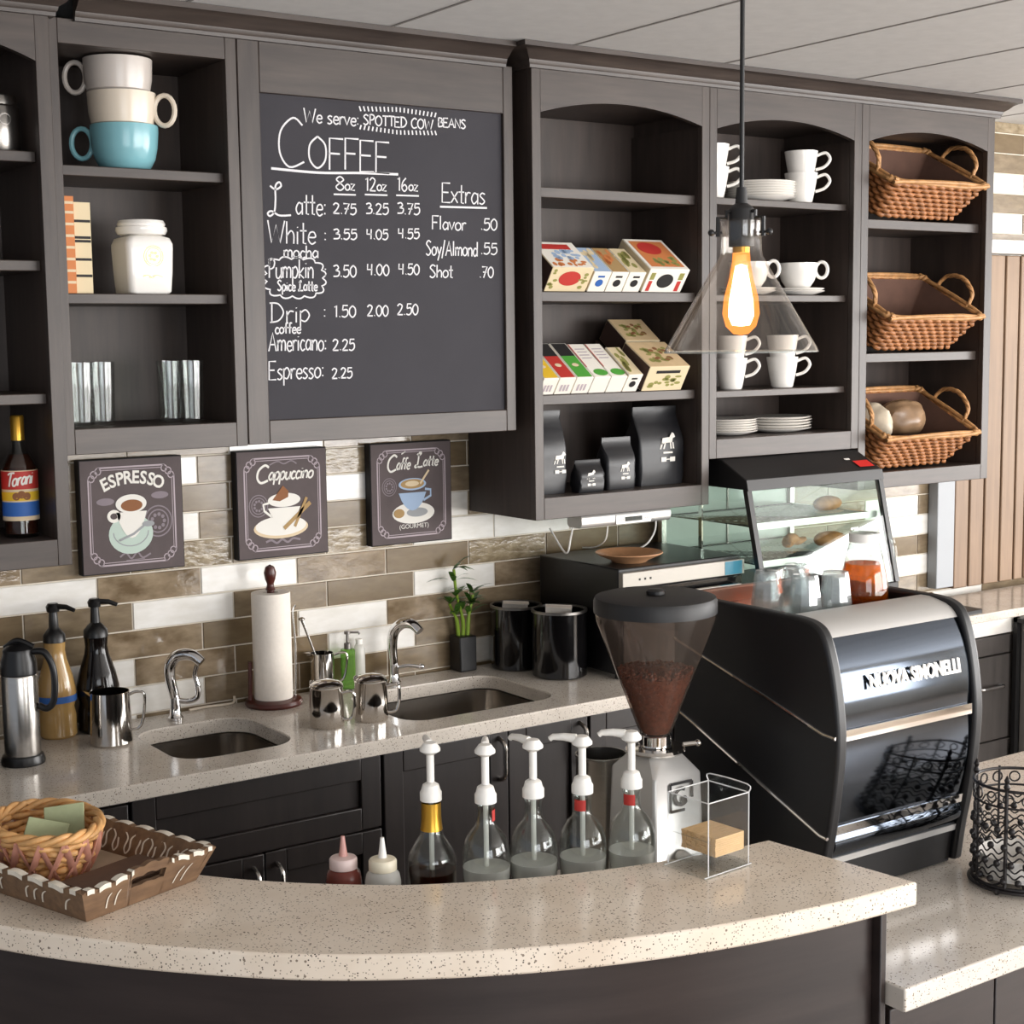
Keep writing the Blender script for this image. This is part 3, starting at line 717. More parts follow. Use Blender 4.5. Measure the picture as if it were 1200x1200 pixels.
q = [i for i in range(len(fi)) if fi[i][0] < 0.175]
wallp = [(0.172, -2.246)] + [fi[i] for i in q] + [bi[i] for i in q][::-1] + [(0.172, -2.045)]
T = thing('serving_bar', 'dark wood curved bar front below the beige stone bar top', 'bar', (0.172, -2.15, 0))
MB().prism(wallp, 0.0, BT - 0.038).build('curved_panel', WOOD_BAR, T, True, ang=30)
MB().box(0.173, 0.186, -2.262, -2.03, 0.0, BT - 0.038).build('end_panel', WOOD_BAR, T, True, bevel=0.002)
# lower counter: machine side and the ledge behind the bar
lp = [(0.19, -2.295), (1.7, -2.295), (1.7, -1.573), (-0.62, -1.573)]
inner = [bi[i] for i in range(len(bi)) if -0.56 < bi[i][0] < 0.15]
inner = [(x + 0.01, y + 0.012) for x, y in inner][::-1]
lp += [p for p in inner] + [(0.19, -2.02)]
tag(MB().prism(lp, 0.876, CT).build('low_countertop', QUARTZ_G, bevel=0.003), 'lower speckled grey stone counter under the espresso machine at right', 'countertop')
T = thing('low_cabinet', 'dark wood cabinet fronts below the lower right counter', 'cabinet', (0.19, -2.25, 0))
MB().box(0.195, 1.7, -2.24, -1.62, 0.0, 0.875).build('body', WOOD_BAR, T, True)
for a, b in ((0.196, 0.44), (0.444, 0.9), (0.904, 1.36)):
    MB().box(a, b, -2.262, -2.241, 0.03, 0.868).build('door', WOOD_BAR, T, True, bevel=0.002)

# ------------------------------------------------------------------ framed coffee prints on the tiles
def print_canvas(label, x0, x1, z0, z1, art):
    T = thing('coffee_print', label, 'picture', ((x0 + x1) / 2, -0.007, z0), 0, 'coffee prints on the tiled wall')
    MB().box(x0, x1, -0.036, -0.0065, z0, z1).build('stretched_canvas', CANVAS_E, T, True, bevel=0.002)
    MB().box(x0 + 0.003, x1 - 0.003, -0.0375, -0.0362, z0 + 0.003, z1 - 0.003).build('printed_face', CANVAS, T, True)
    W, H = x1 - x0, z1 - z0
    def lay(k): return lambda u, v: (x0 + u * W, -0.0376 - 0.0003 * k, z0 + v * H)
    m = MB(); f = lay(1); a = 0.085; b = 0.075; cs = 0.09
    for dx in (0.0, 0.022):
        P = [(a + dx + cs, b + dx), (1 - a - dx - cs, b + dx)], [(a + dx + cs, 1 - b - dx), (1 - a - dx - cs, 1 - b - dx)], [(a + dx, b + dx + cs), (a + dx, 1 - b - dx - cs)], [(1 - a - dx, b + dx + cs), (1 - a - dx, 1 - b - dx - cs)]
        for p in P: ribbon(m, p, 0.014 if dx == 0 else 0.006, f)
    for sx in (0, 1):
        for sz in (0, 1):
            for (u, v, r) in ((a + 0.03, b + 0.09, 0.028), (a + 0.055, b + 0.055, 0.03), (a + 0.095, b + 0.03, 0.028)):
                uu = 1 - u if sx else u; vv = 1 - v if sz else v
                ribbon(m, [(uu + r * math.cos(t * PI / 8), vv + r * math.sin(t * PI / 8)) for t in range(16)], 0.010, f, True)
    m.build('border_scroll', LILAC, T, True, smooth=False, fixn=False)
    def layer(name, mat, k, draw):
        mm = MB(); draw(mm, lay(k)); mm.build(name, mat, T, True, smooth=False, fixn=False)
    art(layer)
def stamp(layer, c, r):
    def d(m, f):
        for rr in (r, r * 0.74): ribbon(m, [(c[0] + rr * math.cos(t * PI / 16), c[1] + rr * math.sin(t * PI / 16)) for t in range(32)], r * 0.09, f, True)
        for t in range(9): disc(m, (c[0] + r * 0.45 * math.cos(t * 0.7), c[1] + r * 0.45 * math.sin(t * 0.7)), r * 0.13, r * 0.13, f, 8)
    layer('stamp_motif', LILAC_D, 1, d)
def script(txt, u0, u1, v0, cap, wd):
    return lambda m, f: letter(m, txt, u0, u1, v0, cap, wd, f, slant=0.5, wob=0.0)
def art_espresso(L):
    stamp(L, (0.745, 0.43), 0.135)
    def arc(m, f):
        t = 'ESPRESSO'; R = 0.62; cy = 0.16
        for i, ch in enumerate(t):
            a = PI / 2 + 0.40 - 0.80 * i / (len(t) - 1)
            V, F = bez(ch, 0.155, bold=0.004)
            ca, sa = math.cos(a - PI / 2), math.sin(a - PI / 2)
            cx, cz = 0.5 + R * math.cos(a), cy + R * math.sin(a)
            m.add([f(cx + (u * ca - v * sa) * 0.95, cz + u * sa + v * ca) for u, v in V], F)
    L('espresso_lettering', PR_WHITE, 1, arc)
    for q in ((0.24, 0.63), (0.77, 0.66)): L('flourish', LILAC_D, 1, lambda m, f: disc(m, q, 0.085, 0.032, f))
    L('saucer_motif', PR_MINT, 2, lambda m, f: disc(m, (0.475, 0.335), 0.215, 0.175, f))
    L('saucer_shade', PR_GREY, 3, lambda m, f: ribbon(m, [(0.475 + 0.17 * math.cos(PI * t / 12), 0.355 - 0.125 * math.sin(PI * t / 12)) for t in range(13)], 0.01, f))
    def cup(m, f):
        P = [(0.335 + 0.30 * t / 10, 0.60 - 0.30 * math.sin(PI * (0.04 + 0.92 * t / 10)) ** 0.7) for t in range(11)]
        poly(m, P, f); disc(m, (0.485, 0.60), 0.15, 0.082, lambda u, v: (f(u, v)[0], f(u, v)[1] - .00012, f(u, v)[2]))
        ribbon(m, [(0.315 + 0.05 * math.cos(t * PI / 8), 0.50 + 0.042 * math.sin(t * PI / 8)) for t in range(16)], 0.03, f, True)
    L('cup_motif', PR_WHITE, 4, cup)
    L('coffee_motif', PR_COFFEE, 5, lambda m, f: disc(m, (0.49, 0.585), 0.105, 0.052, f))
    L('spoon_motif', PR_GREY, 6, lambda m, f: (ribbon(m, [(0.36, 0.285), (0.50, 0.335), (0.60, 0.40)], 0.02, f), disc(m, (0.645, 0.415), 0.06, 0.026, f)))
    L('lower_flourish', LILAC_D, 1, lambda m, f: [ribbon(m, catmull([(0.36, 0.14), (0.42, 0.17), (0.47, 0.12), (0.53, 0.17), (0.58, 0.12), (0.66, 0.15)], 5), 0.016, f), ribbon(m, [(0.42, 0.105), (0.60, 0.11)], 0.008, f)])
def art_cappuccino(L):
    stamp(L, (0.23, 0.49), 0.10)
    L('cappuccino_lettering', PR_WHITE, 1, lambda m, f: (letter(m, 'C', 0.20, 0.34, 0.70, 0.16, 0.022, f, 0.4, 0), letter(m, 'appuccino', 0.34, 0.84, 0.72, 0.12, 0.017, f, 0.5, 0)))
    L('flourish', LILAC_D, 1, lambda m, f: ribbon(m, catmull([(0.36, 0.86), (0.45, 0.89), (0.52, 0.865), (0.60, 0.89), (0.66, 0.86)], 5), 0.012, f))
    L('saucer_motif', PR_CREAM, 2, lambda m, f: disc(m, (0.47, 0.275), 0.30, 0.10, f))
    L('saucer_top', PR_WHITE, 3, lambda m, f: disc(m, (0.47, 0.292), 0.28, 0.09, f))
    def cup(m, f):
        P = [(0.33 + 0.36 * t / 10, 0.53 - 0.24 * math.sin(PI * (0.04 + 0.92 * t / 10)) ** 0.6) for t in range(11)]
        poly(m, P, f); disc(m, (0.51, 0.53), 0.18, 0.065, lambda u, v: (f(u, v)[0], f(u, v)[1] - .00012, f(u, v)[2]))
        ribbon(m, [(0.34, 0.51), (0.28, 0.50), (0.29, 0.44), (0.37, 0.38)], 0.022, f)
    L('cup_motif', PR_WHITE, 4, cup)
    L('chocolate_motif', PR_COFFEE, 5, lambda m, f: poly(m, [(0.38, 0.535), (0.50, 0.665), (0.56, 0.61), (0.555, 0.555), (0.46, 0.52)], f))
    L('cinnamon_motif', PR_TAN, 6, lambda m, f: [ribbon(m, [(0.50, 0.265), (0.80, 0.49)], 0.04, f), ribbon(m, [(0.62, 0.275), (0.76, 0.54)], 0.03, f)])
    L('lower_flourish', LILAC_D, 1, lambda m, f: ribbon(m, catmull([(0.30, 0.15), (0.36, 0.165), (0.42, 0.135), (0.48, 0.165), (0.54, 0.135), (0.60, 0.165), (0.68, 0.15)], 5), 0.02, f))
def art_latte(L):
    stamp(L, (0.225, 0.57), 0.085)
    L('latte_lettering', PR_WHITE, 1, lambda m, f: (letter(m, 'C', 0.19, 0.31, 0.72, 0.16, 0.02, f, 0.4, 0), letter(m, 'affe', 0.31, 0.48, 0.735, 0.11, 0.016, f, 0.5, 0), letter(m, 'L', 0.54, 0.64, 0.745, 0.15, 0.018, f, 0.4, 0), letter(m, 'atte', 0.64, 0.83, 0.755, 0.10, 0.016, f, 0.5, 0), ribbon(m, [(0.38, 0.885), (0.43, 0.91)], 0.012, f)))
    L('saucer_motif', PR_WHITE, 2, lambda m, f: disc(m, (0.515, 0.30), 0.26, 0.105, f))
    L('saucer_shade', PR_GREY, 3, lambda m, f: disc(m, (0.56, 0.305), 0.13, 0.045, f))
    def cup(m, f):
        P = [(0.335 + 0.34 * t / 10, 0.585 - 0.26 * math.sin(PI * (0.04 + 0.92 * t / 10)) ** 0.55) for t in range(11)]
        poly(m, P, f); disc(m, (0.505, 0.585), 0.17, 0.06, lambda u, v: (f(u, v)[0], f(u, v)[1] - .00012, f(u, v)[2]))
        ribbon(m, [(0.66, 0.53), (0.73, 0.52), (0.73, 0.46), (0.64, 0.42)], 0.024, f)
    L('cup_motif', SKYB, 4, lambda m, f: (cup(m, f)))
    L('coffee_motif', PR_TAN, 5, lambda m, f: disc(m, (0.505, 0.588), 0.145, 0.047, f))
    L('foam_motif', PR_CREAM, 6, lambda m, f: disc(m, (0.50, 0.590), 0.085, 0.028, f))
    L('straw_motif', PR_CREAM, 7, lambda m, f: ribbon(m, [(0.60, 0.585), (0.71, 0.715)], 0.022, f))
    L('biscuit_motif', PR_TAN, 7, lambda m, f: (disc(m, (0.335, 0.305), 0.065, 0.045, f)))
    L('gourmet_lettering', PR_WHITE, 1, lambda m, f: word(m, '(GOURMET)', 0.062, lambda u, v: f(0.52 + u * 1.1, 0.15 + v)))
print_canvas('square coffee print with the word ESPRESSO over a mint cup, leftmost of three', -0.250, 0.021, 1.300, 1.590, art_espresso)
print_canvas('coffee print of a frothy cream cup with cinnamon sticks, middle of three', 0.171, 0.439, 1.300, 1.590, art_cappuccino)
print_canvas('coffee print of a pale blue latte cup with a straw, rightmost of three', 0.574, 0.841, 1.302, 1.590, art_latte)

# ------------------------------------------------------------------ cups, mugs, plates
def ring_handle(r, h, z, out, sq=1.0, th=0.006):
    """loop handle standing out in +x from radius r, centre height z"""
    P = [(r + out * 0.5 + out * 0.55 * math.cos(a), 0, z + h / 2 * math.sin(a)) for a in [PI * 2 * i / 20 for i in range(20)]]
    return MB().tube(P, th, 8, closed=True)
def big_mug(mat, label, loc, rz, full):
    T = thing('soup_mug', label, 'mug', loc, rz, 'big mugs stacked on the upper left shelf')
    R = 0.079
    p = [(0.0, 0.0), (0.045, 0.0), (0.058, 0.006), (0.070, 0.028), (0.076, 0.055), (R, 0.090), (R, 0.106), (R - 0.004, 0.106), (R - 0.006, 0.09), (0.069, 0.05), (0.055, 0.02), (0.0, 0.014)]
    if not full: p = [(0.0, 0.0), (0.052, 0.0), (0.060, 0.015), (0.066, 0.030), (0.073, 0.034), (0.078, 0.06), (0.080, 0.106), (0.076, 0.106), (0.073, 0.07), (0.055, 0.02), (0.0, 0.014)]
    MB().lathe(p, n=40, cap=False).build('bowl', mat, T)
    ring_handle(0.078, 0.070, 0.066, 0.044, th=0.0062).build('handle', mat, T)
sx, sy, sz = -0.160, -0.185, 2.2816
aL = 2.60      # towards picture left
aR = -0.60
big_mug(TEAL_C, 'teal soup mug at the bottom of the stack of three', (sx + 0.006, sy, sz), aL, True)
big_mug(CREAM_C, 'cream soup mug in the middle of the stack, handle to the right', (sx + 0.003, sy, sz + 0.075), aR, False)
big_mug(GREY_C, 'pale grey soup mug on top of the stack of three', (sx - 0.004, sy, sz + 0.152), aL, False)

def mug_parts(T, R=0.043, H=0.094, mat=None):
    mat = mat or WHITE_C
    MB().lathe([(0.0, 0.0), (R * 0.62, 0.0), (R * 0.68, 0.004), (R * 0.78, H * 0.3), (R * 0.9, H * 0.65), (R, H), (R - 0.003, H), (R * 0.86, H * 0.6), (R * 0.72, H * 0.2), (0.0, 0.008)], n=32, cap=False).build('cup_body', mat, T)
    P = catmull([(R * 0.93, 0, H * 0.86), (R * 1.45, 0, H * 0.95), (R * 1.72, 0, H * 0.74), (R * 1.4, 0, H * 0.50), (R * 0.85, 0, H * 0.40)], 5)
    MB().tube(P, 0.0048, 8).build('handle', mat, T)
def mug(label, loc, rz, group, R=0.043, H=0.094):
    T = thing('coffee_mug', label, 'mug', loc, rz, group); mug_parts(T, R, H); return T
HR = -0.66
G1 = 'white mugs on the middle shelf cabinet'
s1, s2, s3, s4 = 2.2846, 1.9996, 1.7126, 1.5706
m0 = mug('white mug, lower of the stacked pair behind the lamp cord', (1.652, -0.245, s1), HR, G1, 0.052, 0.094)
copy_thing(m0, (1.652, -0.245, s1 + 0.0665), 'white mug, upper of the stacked pair behind the lamp cord')
copy_thing(m0, (2.020, -0.25, s1), 'white mug, lower of the stacked pair beside the plates on the top shelf')
copy_thing(m0, (2.018, -0.252, s1 + 0.0665), 'white mug, upper of the stacked pair beside the plates on the top shelf', HR)
m1 = mug('white mug below the lamp shade, lower one of the left stack', (1.728, -0.25, s3), HR, G1, 0.050, 0.096)
copy_thing(m1, (1.728, -0.25, s3 + 0.068), 'white mug seen through the lamp glass, upper one of the left stack')
copy_thing(m1, (1.945, -0.25, s3), 'white mug right of the lamp rim, lower one of the right stack')
copy_thing(m1, (1.944, -0.251, s3 + 0.068), 'white mug seen through the lamp glass, upper one of the right stack')
def wide_cup(label, loc, rz):
    T = thing('tea_cup', label, 'cup', loc, rz, 'white cups on the third shelf down')
    MB().lathe([(0.0, 0.0), (0.034, 0.0), (0.038, 0.004), (0.052, 0.025), (0.060, 0.05), (0.062, 0.080), (0.058, 0.080), (0.05, 0.03), (0.0, 0.008)], n=32, cap=False).build('cup_body', WHITE_C, T)
    ring_handle(0.057, 0.05, 0.058, 0.034, th=0.0055).build('handle', WHITE_C, T)
    return T
t0 = wide_cup('white cup on a saucer, right of the lamp', (2.010, -0.25, s2 + 0.021), HR)
copy_thing(t0, (1.800, -0.25, s2 + 0.021), 'white cup half behind the lamp neck, on the left saucer', HR)
def plates(label, cat, name, cx, cy, z, R, n, group, step=0.0075):
    for i in range(n):
        o = MB().lathe([(0.0, 0.0), (R * 0.55, 0.0), (R * 0.62, 0.002), (R * 0.97, 0.011), (R, 0.0135), (R * 0.97, 0.0145), (R * 0.60, 0.0045), (0.0, 0.004)], n=44, cap=False)
        if i == 0: first = o.build(name, WHITE_C); ob = first
        else: ob = first.copy(); COL.objects.link(ob)
        ob.location = (cx + random.uniform(-.002, .002), cy, z + i * step)
        pos = 'bottom' if i == 0 else ('top' if i == n - 1 else ['second', 'third', 'fourth', 'fifth', 'sixth', 'seventh'][i - 1])
        tag(ob, label % (pos + (' one' if pos in ('top', 'bottom') else ' from the bottom')), cat, group)
plates('white plate, %s in the stack on the top shelf', 'plate', 'small_plate', 1.860, -0.235, s1 + 0.0005, 0.108, 7, 'plates stacked on the top shelf')
plates('white saucer under the cups right of lamp, %s', 'saucer', 'saucer', 2.010, -0.25, s2 + 0.0005, 0.085, 2, 'saucers under the right cup')
plates('white saucer under the cup behind the lamp, %s', 'saucer', 'saucer', 1.800, -0.25, s2 + 0.0005, 0.085, 2, 'saucers under the left cup')
plates('white plate, %s of the left stack at the cabinet bottom', 'plate', 'small_plate', 1.745, -0.215, s4 + 0.0005, 0.095, 6, 'left plate stack at the cabinet bottom')
plates('white plate, %s of the right stack at the cabinet bottom', 'plate', 'small_plate', 1.965, -0.205, s4 + 0.0005, 0.112, 5, 'right plate stack at the cabinet bottom', 0.009)

# ------------------------------------------------------------------ left shelves
T = thing('ceramic_canister', 'square white ceramic canister with round lid and coin emblem', 'canister', (-0.127, -0.20, 1.9926), 0.0)
m = MB()
hs = [(0.050, 0.0), (0.054, 0.006), (0.057, 0.05), (0.059, 0.105), (0.059, 0.118), (0.054, 0.132), (0.040, 0.138)]
L0 = [[(x, y, z) for x, y in rrect(-h, h, -h, h, 0.016)] for h, z in hs]
for a, b in zip(L0, L0[1:]):
    for i in range(len(a)): m.quad(a[i], a[(i + 1) % len(a)], b[(i + 1) % len(a)], b[i])
m.add(L0[0], [tuple(range(len(L0[0])))]).add(L0[-1], [tuple(range(len(L0[-1])))])
m.build('jar', WHITE_C, T, ang=50)
MB().lathe([(0.045, 0.138), (0.056, 0.141), (0.061, 0.15), (0.060, 0.158), (0.055, 0.160), (0.057, 0.166), (0.053, 0.174), (0.03, 0.178), (0.0, 0.179)], n=36).build('lid', WHITE_C, T)
m = MB(); f = lambda u, v: (u, -0.0602, v)
for r in (0.024, 0.019): ribbon(m, [(r * math.cos(t * PI / 14) + 0.005, 0.088 + r * math.sin(t * PI / 14)) for t in range(28)], 0.002, f, True)
for t in range(6): disc(m, (0.005 + 0.009 * math.cos(t), 0.088 + 0.009 * math.sin(t)), 0.004, 0.004, f, 8)
ribbon(m, catmull([(-0.022, 0.04), (-0.01, 0.044), (0.0, 0.038), (0.012, 0.044), (0.026, 0.04)], 4), 0.003, f)
m.build('emblem', BADGE, T, smooth=False, fixn=False)
def book(label, x0, x1, y0, y1, z0, z1, cover, band):
    T = thing('upright_book', label, 'book', ((x0 + x1) / 2, (y0 + y1) / 2, z0), 0, 'books beside the white canister')
    MB().box(x0 + 0.002, x1 - 0.002, y0 + 0.004, y1, z0 + 0.003, z1 - 0.003).build('pages', PAPER, T, True)
    MB().prism([(x0, y1), (x0, y0), (x1, y0), (x1, y1), (x1 - 0.002, y1), (x1 - 0.002, y0 + 0.003), (x0 + 0.002, y0 + 0.003), (x0 + 0.002, y1)], z0, z1).build('cover', cover, T, True)
    for k in band: MB().box(x0 + 0.001, x1 - 0.001, y0 - 0.0008, y0 - 0.0002, z0 + k * (z1 - z0), z0 + k * (z1 - z0) + 0.006).build('spine_band', INK if cover == BOXC else PR_CREAM, T, True)
book('orange patterned book spine at the shelf end, left of the cream book', -0.342, -0.312, -0.265, -0.10, 1.9926, 2.212, ORANGE, [0.1, 0.22, 0.34, 0.46, 0.58, 0.70, 0.82, 0.92])
book('cream book spine with dark bands beside the white canister', -0.310, -0.270, -0.255, -0.09, 1.9926, 2.200, BOXC, [0.18, 0.36, 0.56, 0.60, 0.78])
def tumbler(label, loc, group, r0=0.027, r1=0.031, h=0.15):
    T = thing('drinking_glass', label, 'glass', loc, 0, group)
    MB().lathe([(0.0, 0.0), (r0, 0.0), (r0 + 0.001, 0.004), (r1, h), (r1 - 0.002, h), (r0 - 0.001, 0.01), (0.0, 0.008)], n=28, cap=False).build('glass', GLASS, T)
    return T
G2 = 'tall clear glasses on the bottom left shelf'
g0 = tumbler('tall clear glass against the left end of the shelf', (-0.296, -0.215, 1.6836), G2)
copy_thing(g0, (-0.236, -0.19, 1.6836), 'tall clear glass second from the left end of the shelf')
copy_thing(g0, (-0.066, -0.19, 1.6836), 'tall clear glass, left one of the right hand pair')
copy_thing(g0, (-0.034, -0.245, 1.6836), 'tall clear glass, right one of the right hand pair')
T = thing('silver_tin', 'round silver tin on the top shelf at the left edge', 'tin', (-0.466, -0.22, 2.3036))
MB().lathe([(0.0, 0.0), (0.050, 0.0), (0.052, 0.003), (0.052, 0.098), (0.050, 0.101), (0.047, 0.104), (0.047, 0.122), (0.044, 0.126), (0.0, 0.127)], n=36).build('body', STEEL, T)
m = MB()
ribbon(m, [(0.012 * math.cos(t * PI / 8), 0.07 + 0.012 * math.sin(t * PI / 8)) for t in range(16)], 0.003, lambda u, v: (0.0525 * math.cos(-1.45 + u / 0.05), 0.0525 * math.sin(-1.45 + u / 0.05), v), True)
m.build('emblem', STEEL_D, T, smooth=False, fixn=False)
def syrup_bottle(label, loc, cap_mat):
    T = thing('syrup_bottle', label, 'bottle', loc, 0, 'syrup bottles on the far left cabinet floor')
    MB().lathe([(0.0, 0.0), (0.036, 0.0), (0.040, 0.006), (0.040, 0.150), (0.038, 0.170), (0.024, 0.196), (0.0155, 0.21), (0.0145, 0.235), (0.0125, 0.236), (0.0125, 0.21), (0.036, 0.165), (0.0375, 0.01), (0.0, 0.005)], n=36, cap=False).build('bottle', GLASS, T)
    MB().lathe([(0.0, 0.006), (0.0365, 0.009), (0.0368, 0.16), (0.022, 0.19), (0.0, 0.19)], n=32, cap=False).build('syrup', SYRUP, T)
    MB().lathe([(0.0148, 0.222), (0.0152, 0.222), (0.0156, 0.275), (0.013, 0.279), (0.0, 0.28)], n=24, cap=False).build('foil_cap', cap_mat, T)
    lab = MB().lathe([(0.0405, 0.04), (0.0405, 0.155)], n=40, cap=False).build('label_wrap', PR_CREAM, T)
    R = 0.0409; aC = -1.80
    fn = lambda u, v: (R * math.cos(aC + u / R), R * math.sin(aC + u / R), v)
    def band(nm, mat, z0, z1, k=0.0):
        MB().lathe([(R + k, z0), (R + k, z1)], n=40, cap=False).build(nm, mat, lab)
    band('red_band', RED, 0.112, 0.153); band('blue_band', BLUE, 0.05, 0.083); band('yellow_band', YELLOW, 0.086, 0.106)
    m = MB(); R2 = R + 0.0006
    letter(m, 'Torani', -0.034, 0.027, 0.122, 0.030, 0.0042, lambda u, v: (R2 * math.cos(aC + u / R2), R2 * math.sin(aC + u / R2), v + u * 0.12), 0.4, 0)
    m.build('brand_lettering', PR_WHITE, lab, smooth=False, fixn=False)
    m = MB(); 
    for k in range(3): disc(m, (-0.012 + 0.012 * k, 0.096 + 0.004 * (k % 2)), 0.009, 0.009, lambda u, v: (R2 * math.cos(aC + u / R2), R2 * math.sin(aC + u / R2), v), 12)
    m.build('fruit_motif', PR_COFFEE, lab, smooth=False, fixn=False)
    return T
GL['T'] = (.62, 'c -.04,.88 .2,1 .7,.98|c .36,.98 .3,.5 .3,.0')
syrup_bottle('gold-capped syrup bottle with red and blue label on the left cabinet floor', (-0.452, -0.225, 1.4376), GOLD)
syrup_bottle('second syrup bottle cut off by the left picture edge', (-0.546, -0.215, 1.4376), BLACK)
GL['T'] = (.62, 'l 0,1 .6,1|l .3,1 .3,0')

# ------------------------------------------------------------------ tea boxes, tilted forward on display
def tea_box(label, xl, wd, hh, dd, shelf, top, front, side, decor, tilt=0.62, yf=-0.30, lift=0.0, group=None):
    """closed box tipped forward about its front lower edge, on a small riser"""
    T = thing('tea_box', label, 'tea box', (xl, yf, shelf + 0.0005 + lift), 0, group)
    T.rotation_euler = (tilt, 0, 0)
    MB().box(0, wd, 0, dd, 0, hh).build('carton', [BOXW if front is None else front], T, bevel=0.001)
    MB().box(0.002, wd - 0.002, 0.002, dd - 0.002, hh + 0.0002, hh + 0.0008).build('lid_panel', top, T)
    MB().box(-0.0008, -0.0002, 0.002, dd - 0.002, 0.002, hh - 0.002).build('side_panel', side, T)
    fnF = lambda u, v: (u * wd, -0.0006, v * hh)
    fnT = lambda u, v: (u * wd, v * dd, hh + 0.0012)
    def L(name, mat, face, draw):
        m = MB(); f = fnF if face == 'F' else fnT; draw(m, f); m.build(name, mat, T, smooth=False, fixn=False)
    decor(L)
    # riser that props the back of the box
    s_, c_ = math.sin(tilt), math.cos(tilt)
    y0, y1 = 0.55 * dd * c_, 0.9 * dd * c_
    if lift == 0: 
        w_ = MB().prism([(y0 + 0.001, -0.0002), (y1, -0.0002), (y1, y1 * s_ / c_ - 0.002), (y0 + 0.001, y0 * s_ / c_ - 0.002)], 0.008, wd - 0.008, lambda u, v, h: (h, u, v))
        w_.build('riser', BLACK_S, T, M=Matrix.Rotation(-tilt, 4, 'X'))
    return T
rect = lambda m, f, a, b, c, d: poly(m, [(a, c), (b, c), (b, d), (a, d)], f)
def blobs(m, f, n, seed, lo=0.1, hi=0.9, r=0.07, vlo=0.1, vhi=0.9):
    R_ = random.Random(seed)
    for _ in range(n): disc(m, (R_.uniform(lo, hi), R_.uniform(vlo, vhi)), r * R_.uniform(.6, 1.3), r * R_.uniform(.6, 1.3), f, 9)
def dec_red(L):
    L('lid_title', RED, 'T', lambda m, f: rect(m, f, .12, .82, .70, .90)); L('lid_picture', SKYB, 'T', lambda m, f: blobs(m, f, 14, 3, .12, .88, .07, .35, .65))
    L('lid_border', ORANGE, 'T', lambda m, f: blobs(m, f, 12, 5, .1, .9, .06, .08, .30)); L('front_title', RED, 'F', lambda m, f: disc(m, (.5, .55), .26, .3, f)); L('front_picture', OLIVE, 'F', lambda m, f: (blobs(m, f, 6, 8, .06, .22, .06), blobs(m, f, 6, 9, .78, .94, .06)))
def dec_fruit(L):
    L('lid_ground', ORANGE, 'T', lambda m, f: rect(m, f, .08, .92, .08, .92)); L('lid_title', RED, 'T', lambda m, f: disc(m, (.45, .68), .28, .2, lambda u, v: (f(u, v)[0], f(u, v)[1], f(u, v)[2] + .0004)))
    L('lid_picture', OLIVE, 'T', lambda m, f: blobs(m, lambda u, v: (f(u, v)[0], f(u, v)[1], f(u, v)[2] + .0003), 14, 4, .3, .85, .06, .14, .42))
    L('front_emblem', INK, 'F', lambda m, f: disc(m, (.48, .5), .2, .3, f)); L('front_fruit', RED, 'F', lambda m, f: rect(m, f, .08, .17, .06, .5)); L('front_fruit', RED, 'F', lambda m, f: rect(m, f, .8, .9, .06, .5))
    L('front_leaf', OLIVE, 'F', lambda m, f: rect(m, f, .07, .18, .55, .85)); L('front_leaf', OLIVE, 'F', lambda m, f: rect(m, f, .79, .91, .55, .85))
def dec_slim(cols, seed):
    def d(L):
        L('lid_picture', cols[0], 'T', lambda m, f: blobs(m, f, 9, seed, .2, .8, .14, .2, .85)); L('front_mark', cols[1], 'F', lambda m, f: (disc(m, (.5, .45), .22, .18, f), rect(m, f, .3, .7, .72, .82)))
    return d
G3 = 'tea boxes tipped forward on the upper display shelf'
sh = 2.004
tea_box('wide tea box with red title on its lid, left end of upper tea shelf', 0.985, 0.142, 0.078, 0.13, sh, BOXW, BOXC, BOXD, dec_red, group=G3)
tea_box('slim pale blue tea box right of the wide red box', 1.134, 0.060, 0.066, 0.125, sh, SKYB, BOXW, BOXC, dec_slim((BOXC, BLUE), 11), group=G3)
tea_box('slim tan tea box, middle of the three slim ones', 1.197, 0.060, 0.066, 0.125, sh, PR_TAN, BOXW, BOXC, dec_slim((ORANGE, INK), 12), group=G3)
tea_box('slim olive-cream tea box, rightmost of the three slim ones', 1.260, 0.060, 0.066, 0.125, sh, BOXC, BOXW, BOXC, dec_slim((OLIVE, INK), 13), group=G3)
tea_box('wide orange fruit tea box at the right end of upper tea shelf', 1.330, 0.148, 0.078, 0.16, sh, BOXW, BOXW, BOXC, dec_fruit, group=G3)
def dec_tall(c1, dark=True):
    def d(L):
        L('lid_colour', c1, 'T', lambda m, f: rect(m, f, .06, .94, .02, .62))
        if dark: L('lid_dark', INK, 'T', lambda m, f: rect(m, f, .06, .94, .62, .98))
        L('lid_spot', PR_CREAM, 'T', lambda m, f: disc(m, (.5, .36), .2, .05, lambda u, v: (f(u, v)[0], f(u, v)[1], f(u, v)[2] + .0004), 12))
        L('front_panel', SKYB if False else LILAC, 'F', lambda m, f: [rect(m, f, .22 + .2 * k, .34 + .2 * k, .2, .6) for k in range(3)])
    return d
def dec_whiteg(L):
    L('lid_lines', LILAC, 'T', lambda m, f: [rect(m, f, .2, .8, .55 + .09 * k, .58 + .09 * k) for k in range(4)]); L('lid_edge', RED, 'T', lambda m, f: rect(m, f, .0, .06, .3, .98)); L('lid_leaf', GREEN, 'T', lambda m, f: disc(m, (.6, .14), .42, .1, f, 16))
